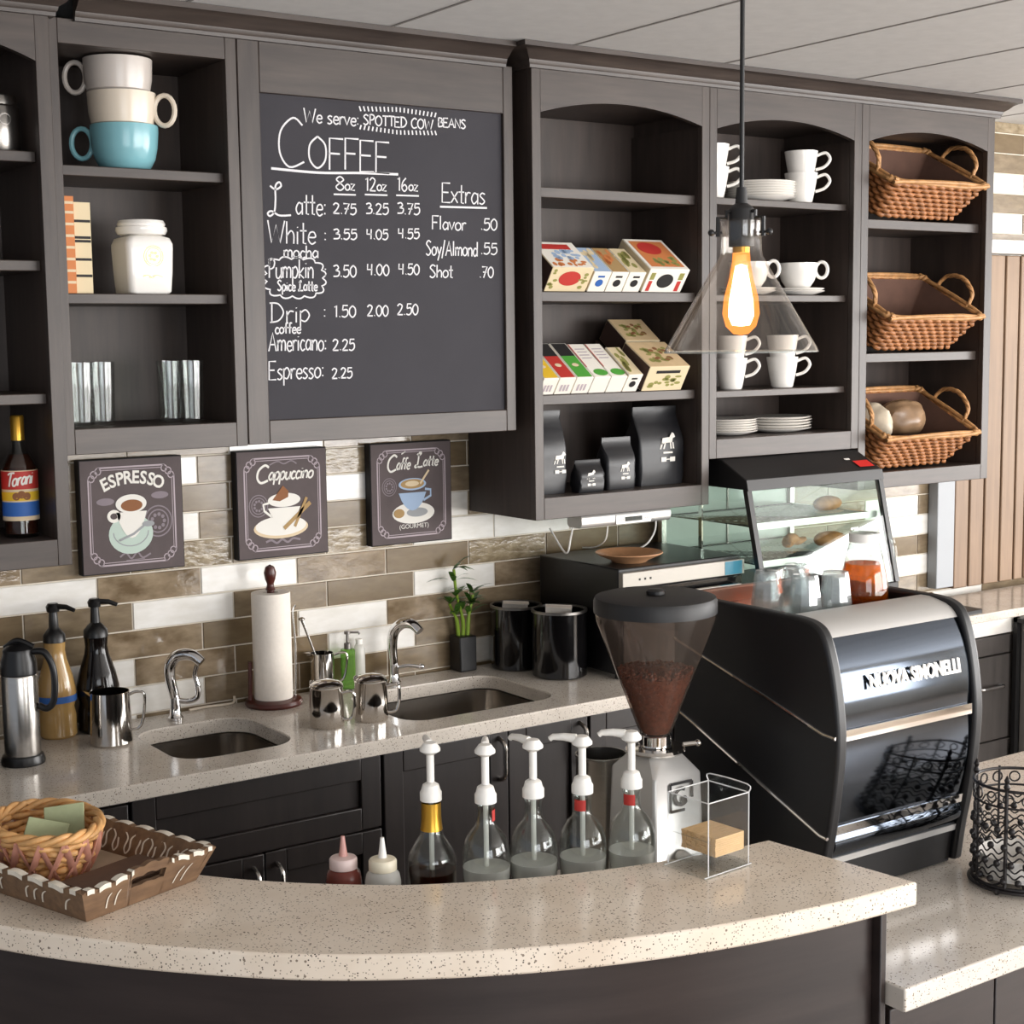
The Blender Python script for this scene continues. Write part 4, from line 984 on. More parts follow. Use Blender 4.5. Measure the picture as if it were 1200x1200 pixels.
def dec_tan(L):
    L('lid_picture', OLIVE, 'T', lambda m, f: blobs(m, f, 22, 21, .18, .82, .06, .2, .8)); L('lid_flowers', PR_COFFEE, 'T', lambda m, f: blobs(m, lambda u, v: (f(u, v)[0], f(u, v)[1], f(u, v)[2] + .0003), 9, 22, .25, .75, .05, .25, .75))
    L('front_picture', OLIVE, 'F', lambda m, f: blobs(m, f, 16, 23, .15, .85, .07, .15, .6)); L('front_title', INK, 'F', lambda m, f: rect(m, f, .2, .8, .72, .84))
G4 = 'tea boxes tipped forward on the lower display shelf'
sh = 1.720
kw = dict(yf=-0.305, group=G4)
tea_box('yellow slim tea box against the left stile of the lower tea shelf', 0.957, 0.052, 0.055, 0.15, sh, BOXW, BOXW, BOXC, dec_tall(YELLOW), **kw)
tea_box('red slim tea box between the yellow and green ones', 1.012, 0.056, 0.055, 0.165, sh, BOXW, BOXW, BOXC, dec_tall(RED), **kw)
tea_box('green slim tea box right of the red one', 1.071, 0.058, 0.055, 0.165, sh, BOXW, BOXW, BOXC, dec_tall(GREEN), **kw)
tea_box('white slim tea box with a green leaf, left of its twin', 1.132, 0.058, 0.055, 0.160, sh, BOXW, BOXW, BOXW, dec_whiteg, **kw)
tea_box('white slim tea box with red edge, right of its twin', 1.193, 0.058, 0.055, 0.160, sh, BOXW, BOXW, BOXW, dec_whiteg, **kw)
tea_box('slim cream tea box left of the tan box', 1.254, 0.052, 0.060, 0.135, sh, BOXC, BOXW, BOXC, dec_slim((OLIVE, INK), 31), **kw)
tea_box('tan square tea box in front at the right of lower tea shelf', 1.322, 0.150, 0.082, 0.135, sh, BOXT, BOXC, BOXD, dec_tan, tilt=0.55, yf=-0.31, group=G4)
tea_box('tan square tea box raised behind the other tan one', 1.352, 0.130, 0.070, 0.11, sh, BOXT, BOXC, BOXD, dec_tan, tilt=0.62, yf=-0.165, lift=0.088, group=G4)
T = thing('box_riser', 'dark box that props the rear tan tea box', 'riser', (1.40, -0.10, 1.72))
MB().prism([(-0.158, 1.7205), (-0.05, 1.7205), (-0.05, 1.868), (-0.09, 1.845), (-0.158, 1.802)], 1.356, 1.478, lambda u, v, h: (h, u, v)).build('block', BOXD, T, True)

# coffee bags on the cabinet floor
def coffee_bag(label, cx, wd, h, y, group='black coffee bags on the tea cabinet floor', dp=0.07, logo=(0.5, 0.42), ls=1.0):
    T = thing('coffee_bag', label, 'coffee bag', (cx, y, 1.4385), 0, group)
    m = MB(); rows = 9; loops = []
    for j in range(rows + 1):
        t = j / rows; z = h * t
        d = dp * 0.5 * (0.9 if t < 0.1 else 1.0) * (1.0 if t < 0.62 else max(0.07, 1 - (t - 0.62) / 0.27))
        ww = wd / 2 * (0.97 + 0.03 * math.sin(PI * min(1, t * 1.1)))
        loops.append([(x + random.uniform(-.0015, .0015), yy + random.uniform(-.002, .002), z) for x, yy in rrect(-ww, ww, -d, d, min(d * 0.5, 0.010), 3)])
    for a, b in zip(loops, loops[1:]):
        for i in range(len(a)): m.quad(a[i], a[(i + 1) % len(a)], b[(i + 1) % len(a)], b[i])
    m.add(loops[0], [tuple(range(len(loops[0])))]).add(loops[-1], [tuple(range(len(loops[-1])))])
    m.build('pouch', BAGM, T, ang=50)
    s = 0.05 * ls; x0 = wd * (logo[0] - 0.5); z0 = h * logo[1]; f = lambda u, v: (x0 + u * s, -dp * 0.5 - 0.0012, z0 + v * s)
    q = MB()
    poly(q, [(-.5, .25), (-.4, .62), (.1, .66), (.28, .92), (.42, .86), (.52, .66), (.34, .58), (.30, .36), (-.2, .34)], f)
    for a in (-.48, -.24, .12, .30): poly(q, [(a, .36), (a + .1, .36), (a + .16 if a > 0 else a - .02, 0), (a + .06 if a > 0 else a - .12, 0)], f)
    q.build('cow_logo', PR_WHITE, T, smooth=False, fixn=False)
    q = MB(); rect(q, f, -.34, .34, -.26, -.16)
    for a in (-.5, .14): rect(q, f, a, a + .38, -.72, -.46)
    rect(q, f, -.12, .14, -.62, -.56); q.build('bag_lettering', PR_WHITE, T, smooth=False, fixn=False)
coffee_bag('large black coffee bag at the left of the cabinet floor', 1.018, 0.118, 0.235, -0.245, logo=(0.78, 0.36), ls=0.75)
coffee_bag('smallest black coffee bag, squat one second from left', 1.143, 0.092, 0.092, -0.285, dp=0.05, logo=(0.45, 0.42), ls=0.55)
coffee_bag('medium black coffee bag, third from left', 1.262, 0.108, 0.150, -0.265, dp=0.06, logo=(0.62, 0.34), ls=0.62)
coffee_bag('large wide black coffee bag at the right of the cabinet floor', 1.432, 0.172, 0.232, -0.235, dp=0.08, logo=(0.62, 0.46), ls=1.05)

# ------------------------------------------------------------------ wicker baskets in the right cabinet
def woven_basket(T):
    W, D, H, w_, d_ = 0.448, 0.295, 0.135, 0.370, 0.215
    def loop(t, off=0.0, n=26):
        hx = (w_ + (W - w_) * t) / 2 + off; hy = (d_ + (D - d_) * t) / 2 + off
        return rrect(-hx, hx, -hy, hy, 0.03 + off, 4), hx, hy
    m = MB(); rows = 8
    for r in range(rows):
        t = (r + 0.3) / rows; pts, hx, hy = loop(t)
        # resample evenly
        P = pts + pts[:1]; L = [0]
        for a, b in zip(P, P[1:]): L.append(L[-1] + math.hypot(b[0] - a[0], b[1] - a[1]))
        N = 132; out = []
        for k in range(N):
            s = L[-1] * k / N; j = max(i for i in range(len(L)) if L[i] <= s + 1e-9); j = min(j, len(P) - 2)
            u = (s - L[j]) / max(L[j + 1] - L[j], 1e-9)
            x, y = P[j][0] + (P[j + 1][0] - P[j][0]) * u, P[j][1] + (P[j + 1][1] - P[j][1]) * u
            nx, ny = (P[j + 1][1] - P[j][1]), -(P[j + 1][0] - P[j][0]); l = math.hypot(nx, ny) or 1
            a = 0.0055 * math.sin(2 * PI * (k / N * 33 + 0.5 * r))
            out.append((x + nx / l * a, y + ny / l * a, H * t + 0.004 + 0.0022 * math.cos(2 * PI * (k / N * 33 + 0.5 * r))))
        m.tube(out, 0.0092, 6, closed=True)
    m.build('woven_wall', WICKER, T, ang=70)
    m = MB()
    pts, _, _ = loop(1.0, 0.003); cl = catmull([(x, y, H + 0.006) for x, y in pts], 4, True)
    for ph in (0, PI):
        q = []
        for i, p in enumerate(cl):
            a = ph + i * 0.62; d = Vector((p[0], p[1], 0)).normalized()
            q.append((p[0] + d.x * 0.006 * math.cos(a), p[1] + d.y * 0.006 * math.cos(a), p[2] + 0.006 * math.sin(a)))
        m.tube(q, 0.0072, 6, closed=True)
    m.build('braided_rim', WICKER_L, T, ang=70)
    # cloth liner, an open shell just inside the weave
    m = MB(); a, _, _ = loop(0.06, -0.018); b, _, _ = loop(0.98, -0.016); c_, _, _ = loop(1.0, -0.012)
    A = [(x, y, 0.012) for x, y in a]; B = [(x, y, H + 0.004) for x, y in b]
    for i in range(len(A)): m.quad(A[i], A[(i + 1) % len(A)], B[(i + 1) % len(A)], B[i])
    m.add(A, [tuple(range(len(A)))]); m.build('liner', LINER, T)
    for sgn in (-1, 1):
        x0 = sgn * (W / 2 + 0.002); P = catmull([(x0, -0.075, H), (x0 + sgn * 0.012, -0.062, H + 0.05), (x0 + sgn * 0.014, 0.0, H + 0.075), (x0 + sgn * 0.012, 0.062, H + 0.05), (x0, 0.075, H)], 7)
        h = MB()
        for ph in (0, 2.1, 4.2):
            h.tube([(p[0] + 0.004 * math.cos(ph + i * .8), p[1], p[2] + 0.004 * math.sin(ph + i * .8)) for i, p in enumerate(P)], 0.005, 6)
        h.build('handle', WICKER_L, T, ang=70)
TILT = 0.50
T = thing('wicker_basket', 'empty brown wicker basket tipped forward on the top shelf at right', 'basket', (2.505, -0.20, 2.2425 + 0.0615), 0, 'wicker baskets in the right cabinet')
T.rotation_euler = (TILT, 0, 0)
woven_basket(T)
copy_thing(T, (2.498, -0.20, 1.8145 + 0.0615), 'empty brown wicker basket tipped forward on the middle shelf at right')
copy_thing(T, (2.49, -0.20, 1.4285 + 0.0615), 'brown wicker basket holding bread bags at the bottom of the right cabinet')
# bread bags in the lowest basket
def bag_lump(name, label, mat, c, sx, sy, sz_, seed, rz):
    R_ = random.Random(seed); m = MB().ball((0, 0, 0), 1.0, 28)
    v = []
    for p in m.v:
        k = 1 + 0.07 * math.sin(5 * p[0] + seed) * math.cos(4 * p[2] + 2 * p[1]) + 0.04 * math.sin(11 * p[1] + 3 * p[0])
        v.append((p[0] * sx * k, p[1] * sy * k, p[2] * sz_ * k))
    m.v = v; o = m.build(name, mat); o.location = c; o.rotation_euler = (TILT, 0, rz)
    tag(o, label, 'bread bag', 'bread bags in the lowest wicker basket'); return o
bag_lump('bread_bag', 'crinkled brown bread bag in the lowest wicker basket', PARCEL, (2.535, -0.225, 1.592), 0.095, 0.068, 0.062, 2, 0.1)
bag_lump('bread_bag', 'pale bread bag at the left in the lowest wicker basket', LOAF_W, (2.375, -0.235, 1.590), 0.040, 0.075, 0.058, 5, 0.35)

# ------------------------------------------------------------------ oven, plate, under-cabinet unit, canisters
T = thing('counter_oven', 'black countertop oven with steel top strip in the corner under shelves', 'oven', (1.37, -0.25, CT))
MB().box(1.137, 1.598, -0.432, -0.055, CT + 0.014, 1.232).build('body', BLACK, T, True, bevel=0.004)
MB().box(1.137, 1.598, -0.452, -0.433, 1.178, 1.222).build('control_strip', plain('grey_control_strip', '#9c978f', 0.45, 0.4), T, True, bevel=0.002)
MB().box(1.142, 1.593, -0.447, -0.433, CT + 0.02, 1.175).build('glass_door', BLACK_G, T, True, bevel=0.003)
MB().tube([(1.17, -0.448, 1.15), (1.17, -0.475, 1.15), (1.56, -0.475, 1.15), (1.56, -0.448, 1.15)], 0.007, 8).build('door_handle', STEEL, T, M=Matrix.Translation((-1.37, 0.25, -CT)))
for xx in (1.54,):
    MB().box(xx - 0.02, xx + 0.048, -0.4528, -0.4522, 1.180, 1.219).build('display_panel', CYAN, T, True)
m = MB()
for xx in (1.195, 1.215, 1.235): m.box(xx, xx + 0.006, -0.4528, -0.4522, 1.197, 1.203)
m.build('buttons', INK, T, True)
for xx in (1.16, 1.57):
    for yy in (-0.41, -0.08): MB().lathe([(0.015, 0.0), (0.015, 0.0135)], (xx, yy, CT + 0.0003), 14).build('foot', BLACK_S, T, True)
T = thing('terracotta_plate', 'shallow terracotta plate on top of the black oven', 'plate', (1.255, -0.335, 1.2325))
MB().lathe([(0.0, 0.0), (0.05, 0.0), (0.056, 0.006), (0.088, 0.020), (0.098, 0.026), (0.097, 0.0285), (0.086, 0.024), (0.05, 0.010), (0.0, 0.009)], n=48, cap=False).build('dish', TERRA, T)
T = thing('under_cabinet_display', 'slim silver unit with small display hung under the tea cabinet', 'device', (1.265, -0.28, 1.335))
MB().prism(rrect(-0.315, -0.245, 1.337, 1.3765, 0.014), 1.100, 1.430, lambda u, v, h: (h, u, v)).build('housing', ALU, T, True)
MB().box(1.222, 1.352, -0.3175, -0.3155, 1.340, 1.366).build('fascia', WHITE_P, T, True, bevel=0.001)
MB().box(1.255, 1.318, -0.3185, -0.3177, 1.347, 1.360).build('display', LCD, T, True)
m = MB()
for i in range(3): m.box(1.232 + 0.007 * i, 1.236 + 0.007 * i, -0.3183, -0.3177, 1.351, 1.355); m.box(1.328 + 0.007 * i, 1.332 + 0.007 * i, -0.3183, -0.3177, 1.351, 1.355)
m.build('buttons', STEEL_D, T, True)
o = lambda P: [(p[0] - 1.265, p[1] + 0.28, p[2] - 1.335) for p in catmull(P, 5)]
MB().tube(o([(1.103, -0.27, 1.345), (1.100, -0.262, 1.31), (1.098, -0.24, 1.26), (1.10, -0.16, 1.2345 + 0.09)]), 0.0028, 6).build('cord', WHITE_P, T)
MB().tube(o([(1.41, -0.27, 1.34), (1.412, -0.262, 1.30), (1.39, -0.25, 1.262), (1.36, -0.22, 1.240)]), 0.0028, 6).build('cord', WHITE_P, T)
MB().tube(o([(1.235, -0.262, 1.338), (1.236, -0.25, 1.29), (1.24, -0.20, 1.262), (1.25, -0.12, 1.25)]), 0.0022, 6).build('cord', WHITE_P, T)
def canister(label, x, y, R, h):
    T = thing('black_canister', label, 'canister', (x, y, CT + 0.0005), 0, 'open black canisters by the oven')
    MB().lathe([(0.0, 0.0), (R - 0.004, 0.0), (R, 0.004), (R, h), (R - 0.004, h), (R - 0.004, 0.01), (0.0, 0.008)], n=48, cap=False).build('body', BLACK_G, T)
    MB().lathe([(R - 0.005, h - 0.002), (R + 0.002, h - 0.002), (R + 0.002, h + 0.005), (R - 0.005, h + 0.005)], n=48, cap=False).build('rim', STEEL_D, T)
    return T
canister('black canister against the wall, behind the other canister', 1.018, -0.100, 0.075, 0.182)
canister('black canister in front, nearer the grinder hopper', 1.052, -0.268, 0.079, 0.188)
def folded_bag(label, x, y, z, rz, w_=0.075):
    T = thing('paper_pouch', label, 'pouch', (x, y, z), rz, 'white paper pouches in the black canisters')
    m = MB(); n = 10
    for s in range(n):
        pass
    P = catmull([(-w_ / 2, 0.02, -0.10), (-w_ / 2, 0.012, -0.02), (-w_ / 2, 0.0, 0.012), (-w_ / 2, -0.03, 0.014)], 5)
    a = [(p[0], p[1], p[2]) for p in P]; b = [(-p[0], p[1], p[2] - 0.004) for p in P]; t = 0.004
    for i in range(len(a) - 1):
        m.quad(a[i], b[i], b[i + 1], a[i + 1])
        m.quad((a[i][0], a[i][1] - t, a[i][2] - t), (b[i][0], b[i][1] - t, b[i][2] - t), (b[i + 1][0], b[i + 1][1] - t, b[i + 1][2] - t), (a[i + 1][0], a[i + 1][1] - t, a[i + 1][2] - t))
    m.build('pouch_body', PAPER, T, fixn=False)
folded_bag('white paper pouch sticking out of the canister by the wall', 1.012, -0.105, CT + 0.186, -0.5)
folded_bag('white paper pouch sticking out of the front canister', 1.050, -0.268, CT + 0.194, -0.6)

# ------------------------------------------------------------------ pastry display case
T = thing('pastry_case', 'heated glass pastry display case with black sloping hood', 'display case', (1.9, -0.27, CT))
X0, X1, YB = 1.603, 2.184, -0.05
hood = [(YB, 1.426), (YB, 1.508), (-0.345, 1.508), (-0.452, 1.454), (-0.458, 1.424), (-0.44, 1.424)]
MB().prism(hood, X0, X1, lambda u, v, h: (h, u, v)).build('hood', BLACK_S, T, True, bevel=0.003)
MB().prism([(-0.4535, 1.4535), (-0.461, 1.422), (-0.4585, 1.4215), (-0.4525, 1.4525)], X0, X1, lambda u, v, h: (h, u, v)).build('hood_lip', FRAME_D, T, True)
m = MB(); hn = Vector((-0.054, -0.107, 0)).normalized()
m.add([(2.10 , -0.405, 1.4795), (2.165, -0.405, 1.4795), (2.165, -0.438, 1.4629), (2.10, -0.438, 1.4629)], [(0, 1, 2, 3)])
m.build('red_badge', REDV, T, True, smooth=False, M=Matrix.Translation((0, -0.0007, 0.0014)))
m = MB(); m.add([(2.075, -0.39, 1.4872), (2.10, -0.39, 1.4872), (2.097, -0.398, 1.483), (2.078, -0.398, 1.483)], [(0, 1, 2, 3)])
m.build('white_mark', PR_WHITE, T, True, smooth=False, M=Matrix.Translation((0, -0.0007, 0.0014)))
base_p = [(YB, CT + 0.001), (YB, 1.105), (-0.528, 1.105), (-0.54, CT + 0.001)]
MB().prism(base_p, X0, X1, lambda u, v, h: (h, u, v)).build('base', BLACK_S, T, True, bevel=0.003)
fl = lambda z: -0.452 - (1.424 - z) * (0.528 - 0.452) / (1.424 - 1.105)
for xx in (X0, X1 - 0.018):
    MB().prism([(fl(1.424) - 0.004, 1.424), (fl(1.106) - 0.004, 1.106), (fl(1.106) + 0.014, 1.106), (fl(1.424) + 0.014, 1.424)], xx, xx + 0.018, lambda u, v, h: (h, u, v)).build('front_post', FRAME_D, T, True)
    MB().box(xx, xx + 0.018, YB - 0.02, YB, 1.106, 1.4255).build('rear_post', STEEL, T, True)
MB().box(X0 + 0.006, X0 + 0.012, -0.25, -0.235, 1.106, 1.4255).build('side_post', CHROME, T, True)
gp = [(YB - 0.021, 1.106), (YB - 0.021, 1.4255), (fl(1.4255) + 0.015, 1.4255), (fl(1.106) + 0.015, 1.106)]
for xx in (X0 + 0.001, X1 - 0.005): MB().prism(gp, xx, xx + 0.004, lambda u, v, h: (h, u, v)).build('side_glass', GLASS_T, T, True)
MB().prism([(fl(1.422), 1.422), (fl(1.107), 1.107), (fl(1.107) + 0.004, 1.107), (fl(1.422) + 0.004, 1.422)], X0 + 0.019, X1 - 0.019, lambda u, v, h: (h, u, v)).build('front_glass', GLASS_T, T, True)
MB().box(X0 + 0.019, X1 - 0.019, YB - 0.008, YB - 0.004, 1.106, 1.4255).build('rear_door', plain('pale_rear_door', '#c4cbc4', 0.15), T, True)
MB().box(1.888, 1.894, YB - 0.012, YB - 0.0085, 1.106, 1.4255).build('door_joint', STEEL_D, T, True)
for z in (1.205, 1.315):
    m = MB(); ya, yb_ = fl(z) + 0.03, YB - 0.03
    m.tube([(X0 + 0.02, ya, z), (X1 - 0.02, ya, z), (X1 - 0.02, yb_, z), (X0 + 0.02, yb_, z)], 0.0035, 6, closed=True)
    n = 34
    for i in range(1, n):
        xx = X0 + 0.02 + (X1 - X0 - 0.04) * i / n; m.tube([(xx, ya, z), (xx, yb_, z)], 0.0017, 5)
    m.build('wire_rack', CHROME, T, True)
    MB().box(X0 + 0.022, X1 - 0.022, ya - 0.006, ya - 0.0045, z - 0.012, z + 0.008).build('rack_edge', ALU, T, True)
def pastry(label, x, y, z, kind, rz):
    if kind == 'loaf':
        m = MB().ball((0, 0, 0), 1, 20); m.v = [(p[0] * .062 * (1 + .05 * math.sin(9 * p[0])), p[1] * .032, max(p[2], -.75) * .026 + .0195) for p in m.v]
        o = m.build('pastry', BREAD)
    else:
        m = MB(); pts = [(0.05 * math.cos(a), 0.05 * math.sin(a) - .02, 0.018 + 0.004 * math.sin(6 * a)) for a in [PI * 0.1 + PI * 0.8 * i / 14 for i in range(15)]]
        m.tube(pts, [0.006 + 0.014 * math.sin(PI * i / 14) for i in range(15)], 10); o = m.build('pastry', BREAD)
    o.location = (x, y, z); o.rotation_euler = (0, 0, rz); tag(o, label, 'pastry', 'pastries in the display case')
pastry('golden pastry loaf at the right end of the upper wire rack', 2.10, -0.30, 1.3175, 'loaf', 0.1)
pastry('golden pastry loaf at the right of the lower wire rack', 2.08, -0.33, 1.2075, 'loaf', -0.1)
pastry('golden croissant left of the loaf on the lower wire rack', 1.94, -0.33, 1.2145, 'croissant', 0.3)
pastry('golden pastry loaf on the case floor at right', 2.05, -0.36, 1.1058, 'loaf', 0.0)
pastry('golden croissant on the case floor left of the loaf', 1.90, -0.34, 1.1125, 'croissant', -0.2)

# ------------------------------------------------------------------ things on the back counter
Zc = CT + 0.0006
T = thing('coffee_brewer', 'tall steel coffee brewer cut off by the left picture edge', 'coffee maker', (-0.70, -0.2, Zc))
MB().box(-0.86, -0.512, -0.20, -0.05, 1.13, 1.37).build('brew_head', STEEL_D, T, True, bevel=0.006)
MB().box(-0.86, -0.57, -0.13, -0.05, Zc + 0.032, 1.129).build('column', BLACK_S, T, True)
MB().box(-0.86, -0.57, -0.33, -0.05, Zc, Zc + 0.031).build('drip_base', BLACK, T, True, bevel=0.004)
T = thing('thermal_carafe', 'steel thermal carafe with black lid and handle at the left', 'carafe', (-0.484, -0.256, Zc), -0.62)
MB().lathe([(0.0, 0.0), (0.049, 0.0), (0.050, 0.006), (0.046, 0.020), (0.042, 0.022)], n=36).build('foot', BLACK, T)
MB().lathe([(0.0405, 0.0222), (0.041, 0.03), (0.041, 0.205), (0.0395, 0.209)], n=40).build('steel_body', STEEL, T)
MB().lathe([(0.0385, 0.2092), (0.0415, 0.212), (0.040, 0.240), (0.034, 0.258), (0.034, 0.268), (0.026, 0.276), (0.012, 0.282), (0.0, 0.283)], n=36).build('lid', BLACK, T)
MB().tube(catmull([(0.034, 0, 0.262), (0.062, 0, 0.258), (0.080, 0, 0.215), (0.078, 0, 0.15), (0.062, 0, 0.128), (0.042, 0, 0.135)], 6), 0.0078, 10).build('handle', BLACK, T)
MB().tube(catmull([(-0.03, 0, 0.27), (0.0, 0, 0.287), (0.036, 0, 0.272)], 5), 0.007, 8).build('thumb_lever', BLACK, T)
def sauce_pump(label, x, y, rz, mat, R, h, sq=False):
    T = thing('sauce_pump_bottle', label, 'bottle', (x, y, Zc), rz, 'sauce bottles with black pumps')
    prof = [(0.0, 0.0), (R - 0.006, 0.0), (R - 0.001, 0.006), (R - 0.002, 0.055), (R - 0.006, 0.075), (R, 0.095), (R, 0.115), (R * 0.86, 0.15), (R * 0.58, 0.195), (R * 0.52, 0.215), (R * 0.56, h)]
    MB().lathe(prof, n=40).build('bottle', mat, T)
    if mat is AMBERSAUCE: MB().lathe([(R + 0.0008, 0.090), (R + 0.001, 0.100), (R + 0.0008, 0.106)], n=40, cap=False).build('label_band', BLUE, T)
    MB().lathe([(R * 0.58, h + 0.0005), (R * 0.56, h + 0.018), (R * 0.36, h + 0.030), (0.012, h + 0.036), (0.010, h + 0.075), (0.0, h + 0.075)], n=28).build('pump_collar', BLACK, T)
    p = MB(); p.lathe([(0.015, h + 0.0755), (0.017, h + 0.088), (0.012, h + 0.096), (0.0, h + 0.097)], n=20)
    p.build('pump_head', BLACK, T)
    MB().tube([(0.012, 0, h + 0.088), (0.035, 0, h + 0.087), (0.056, 0, h + 0.079)], [0.007, 0.0065, 0.005], 8).build('nozzle', BLACK, T)
sauce_pump('amber caramel sauce bottle with black pump beside the carafe', -0.338, -0.065, -0.75, AMBERSAUCE, 0.047, 0.236)
sauce_pump('dark chocolate sauce bottle with black pump behind the milk pitcher', -0.236, -0.072, -0.55, DARKSAUCE, 0.052, 0.238)
def pitcher(label, x, y, rz, R0, R1, h, group='steel milk pitchers'):
    T = thing('milk_pitcher', label, 'pitcher', (x, y, Zc), rz, group)
    MB().lathe([(0.0, 0.0), (R0 - 0.003, 0.0), (R0, 0.004), (R0 - 0.001, h * 0.25), (R1 + 0.001, h * 0.8), (R1, h), (R1 - 0.0015, h), (R0 - 0.003, 0.01), (0.0, 0.006)], n=44, cap=False).build('body', CHROME if False else STEELP, T)
    MB().tube(catmull([(R1, 0, h * 0.93), (R1 + 0.018, 0, h * 0.98), (R1 + 0.036, 0, h * 0.92), (R1 + 0.032, 0, h * 0.5), (R1 + 0.022, 0, h * 0.3), (R0 - 0.001, 0, h * 0.24)], 5), 0.0035, 8).build('handle', STEELP, T)
    MB().prism([(-0.004, 0.017), (-0.020, 0.0), (-0.004, -0.017)], h * 0.86, h + 0.002, lambda u, v, z: (-(R1) + 0.004 + u * (z - h * 0.86) / (h * 0.14), v * (0.3 + 0.7 * (z - h * 0.86) / (h * 0.14)), z)).build('spout', STEELP, T)
    return T
STEELP = plain('polished_steel', '#cfcac4', 0.10, 1.0)
pitcher('steel milk pitcher in front of the dark sauce bottle', -0.256, -0.212, -0.55, 0.051, 0.046, 0.128)
pitcher('tall steel pitcher right behind the paper towel roll', 0.402, -0.052, -0.4, 0.034, 0.032, 0.112)
o = MB().tube([(0.415, -0.056, Zc + 0.014), (0.380, -0.050, Zc + 0.115), (0.347, -0.044, Zc + 0.21)], [0.0025, 0.0028, 0.004], 8).lathe([(0.003, 0), (0.009, 0.004), (0.009, 0.008), (0.003, 0.011)], (0.347, -0.044, Zc + 0.205), 12).build('bar_spoon', STEEL)
tag(o, 'thin metal spoon standing in the pitcher behind the paper towels', 'spoon')
def faucet(label, x, y, wide):
    T = thing('faucet', label, 'faucet', (x, y, Zc), 0, 'chrome faucets at the two sinks')
    MB().lathe([(0.0, 0.0), (0.020, 0.0), (0.020, 0.006), (0.015, 0.012), (0.0135, 0.03), (0.0125, 0.06)], n=24).build('base', CHROME, T)
    if wide: P = [(0, 0, 0.055), (-0.004, 0, 0.11), (0.0, -0.006, 0.15), (0.012, -0.03, 0.174), (0.026, -0.06, 0.176), (0.036, -0.085, 0.158)]
    else: P = [(0, 0, 0.055), (-0.010, 0.004, 0.11), (-0.008, 0.002, 0.145), (0.008, -0.012, 0.168), (0.034, -0.038, 0.170), (0.052, -0.058, 0.152)]
    c = catmull(P, 7); n = len(c)
    MB().tube(c, [0.0125 + 0.003 * math.sin(PI * i / n) for i in range(n)], 14).build('spout', CHROME, T)
    if wide: MB().tube(catmull([(0.006, 0, 0.045), (0.04, -0.01, 0.048), (0.075, -0.02, 0.042)], 6), 0.0055, 10).ball((0.078, -0.021, 0.042), 0.009, 14).build('lever', CHROME, T)
    else: MB().tube(catmull([(0.004, 0, 0.05), (0.03, -0.014, 0.046), (0.05, -0.024, 0.056), (0.052, -0.026, 0.085), (0.046, -0.024, 0.115), (0.05, -0.03, 0.14)], 6), [0.0075] * 20 + [0.0065] * 11, 10).build('lever', CHROME, T)
faucet('small chrome faucet with loop lever at the left sink', -0.040, -0.085, False)
faucet('tall arched chrome faucet at the right sink', 0.615, -0.075, True)
T = thing('paper_towel_holder', 'dark red wooden paper towel holder with turned finial between the sinks', 'paper towel holder', (0.236, -0.088, Zc))
MB().lathe([(0.0, 0.0), (0.074, 0.0), (0.077, 0.006), (0.074, 0.014), (0.060, 0.018), (0.0, 0.018)], n=44).build('base', WOOD_RED, T)
MB().lathe([(0.010, 0.018), (0.010, 0.308), (0.014, 0.310), (0.010, 0.318), (0.009, 0.325), (0.014, 0.338), (0.0165, 0.355), (0.012, 0.370), (0.0, 0.377)], n=24).build('post', WOOD_RED, T)
MB().tube([(-0.062, 0.012, 0.017), (-0.060, 0.012, 0.12)], 0.006, 8).build('side_peg', WOOD_RED, T)
MB().tube(catmull([(0.058, -0.012, 0.016), (0.062, -0.012, 0.15), (0.058, -0.010, 0.24), (0.066, -0.01, 0.262)], 6), 0.003, 8).build('tension_arm', STEEL, T)
o = MB().lathe([(0.020, 0.0), (0.0505, 0.0), (0.0515, 0.003), (0.0515, 0.281), (0.0505, 0.284), (0.020, 0.284), (0.020, 0.0)], n=48, cap=False).build('paper_towel_roll', PAPER); o.location = (0.236, -0.088, Zc + 0.0186)
tag(o, 'white paper towel roll on the dark red wooden holder', 'paper towel')
T = thing('soap_bottle', 'green hand soap pump bottle by the tiled wall', 'soap bottle', (0.484, -0.048, Zc), -0.4)
MB().prism(rrect(-0.020, 0.020, -0.014, 0.014, 0.008), 0.0, 0.112).build('bottle', LENS, T, bevel=0.004)
MB().lathe([(0.010, 0.1125), (0.010, 0.128), (0.004, 0.130), (0.004, 0.152), (0.009, 0.154), (0.009, 0.162), (0.0, 0.164)], n=18).build('pump', STEEL_D, T)
MB().tube([(0.005, 0, 0.158), (0.03, 0, 0.157), (0.034, 0, 0.152)], 0.0032, 8).build('nozzle', STEEL_D, T)
T = thing('clear_bottle', 'small translucent white bottle right of the green soap', 'bottle', (0.527, -0.036, Zc))
MB().lathe([(0.0, 0.0), (0.015, 0.0), (0.016, 0.004), (0.016, 0.105), (0.012, 0.116), (0.009, 0.118)], n=24).build('bottle', MILKY, T)
MB().lathe([(0.010, 0.1185), (0.010, 0.133), (0.0, 0.134)], n=18).build('cap', WHITE_P, T)
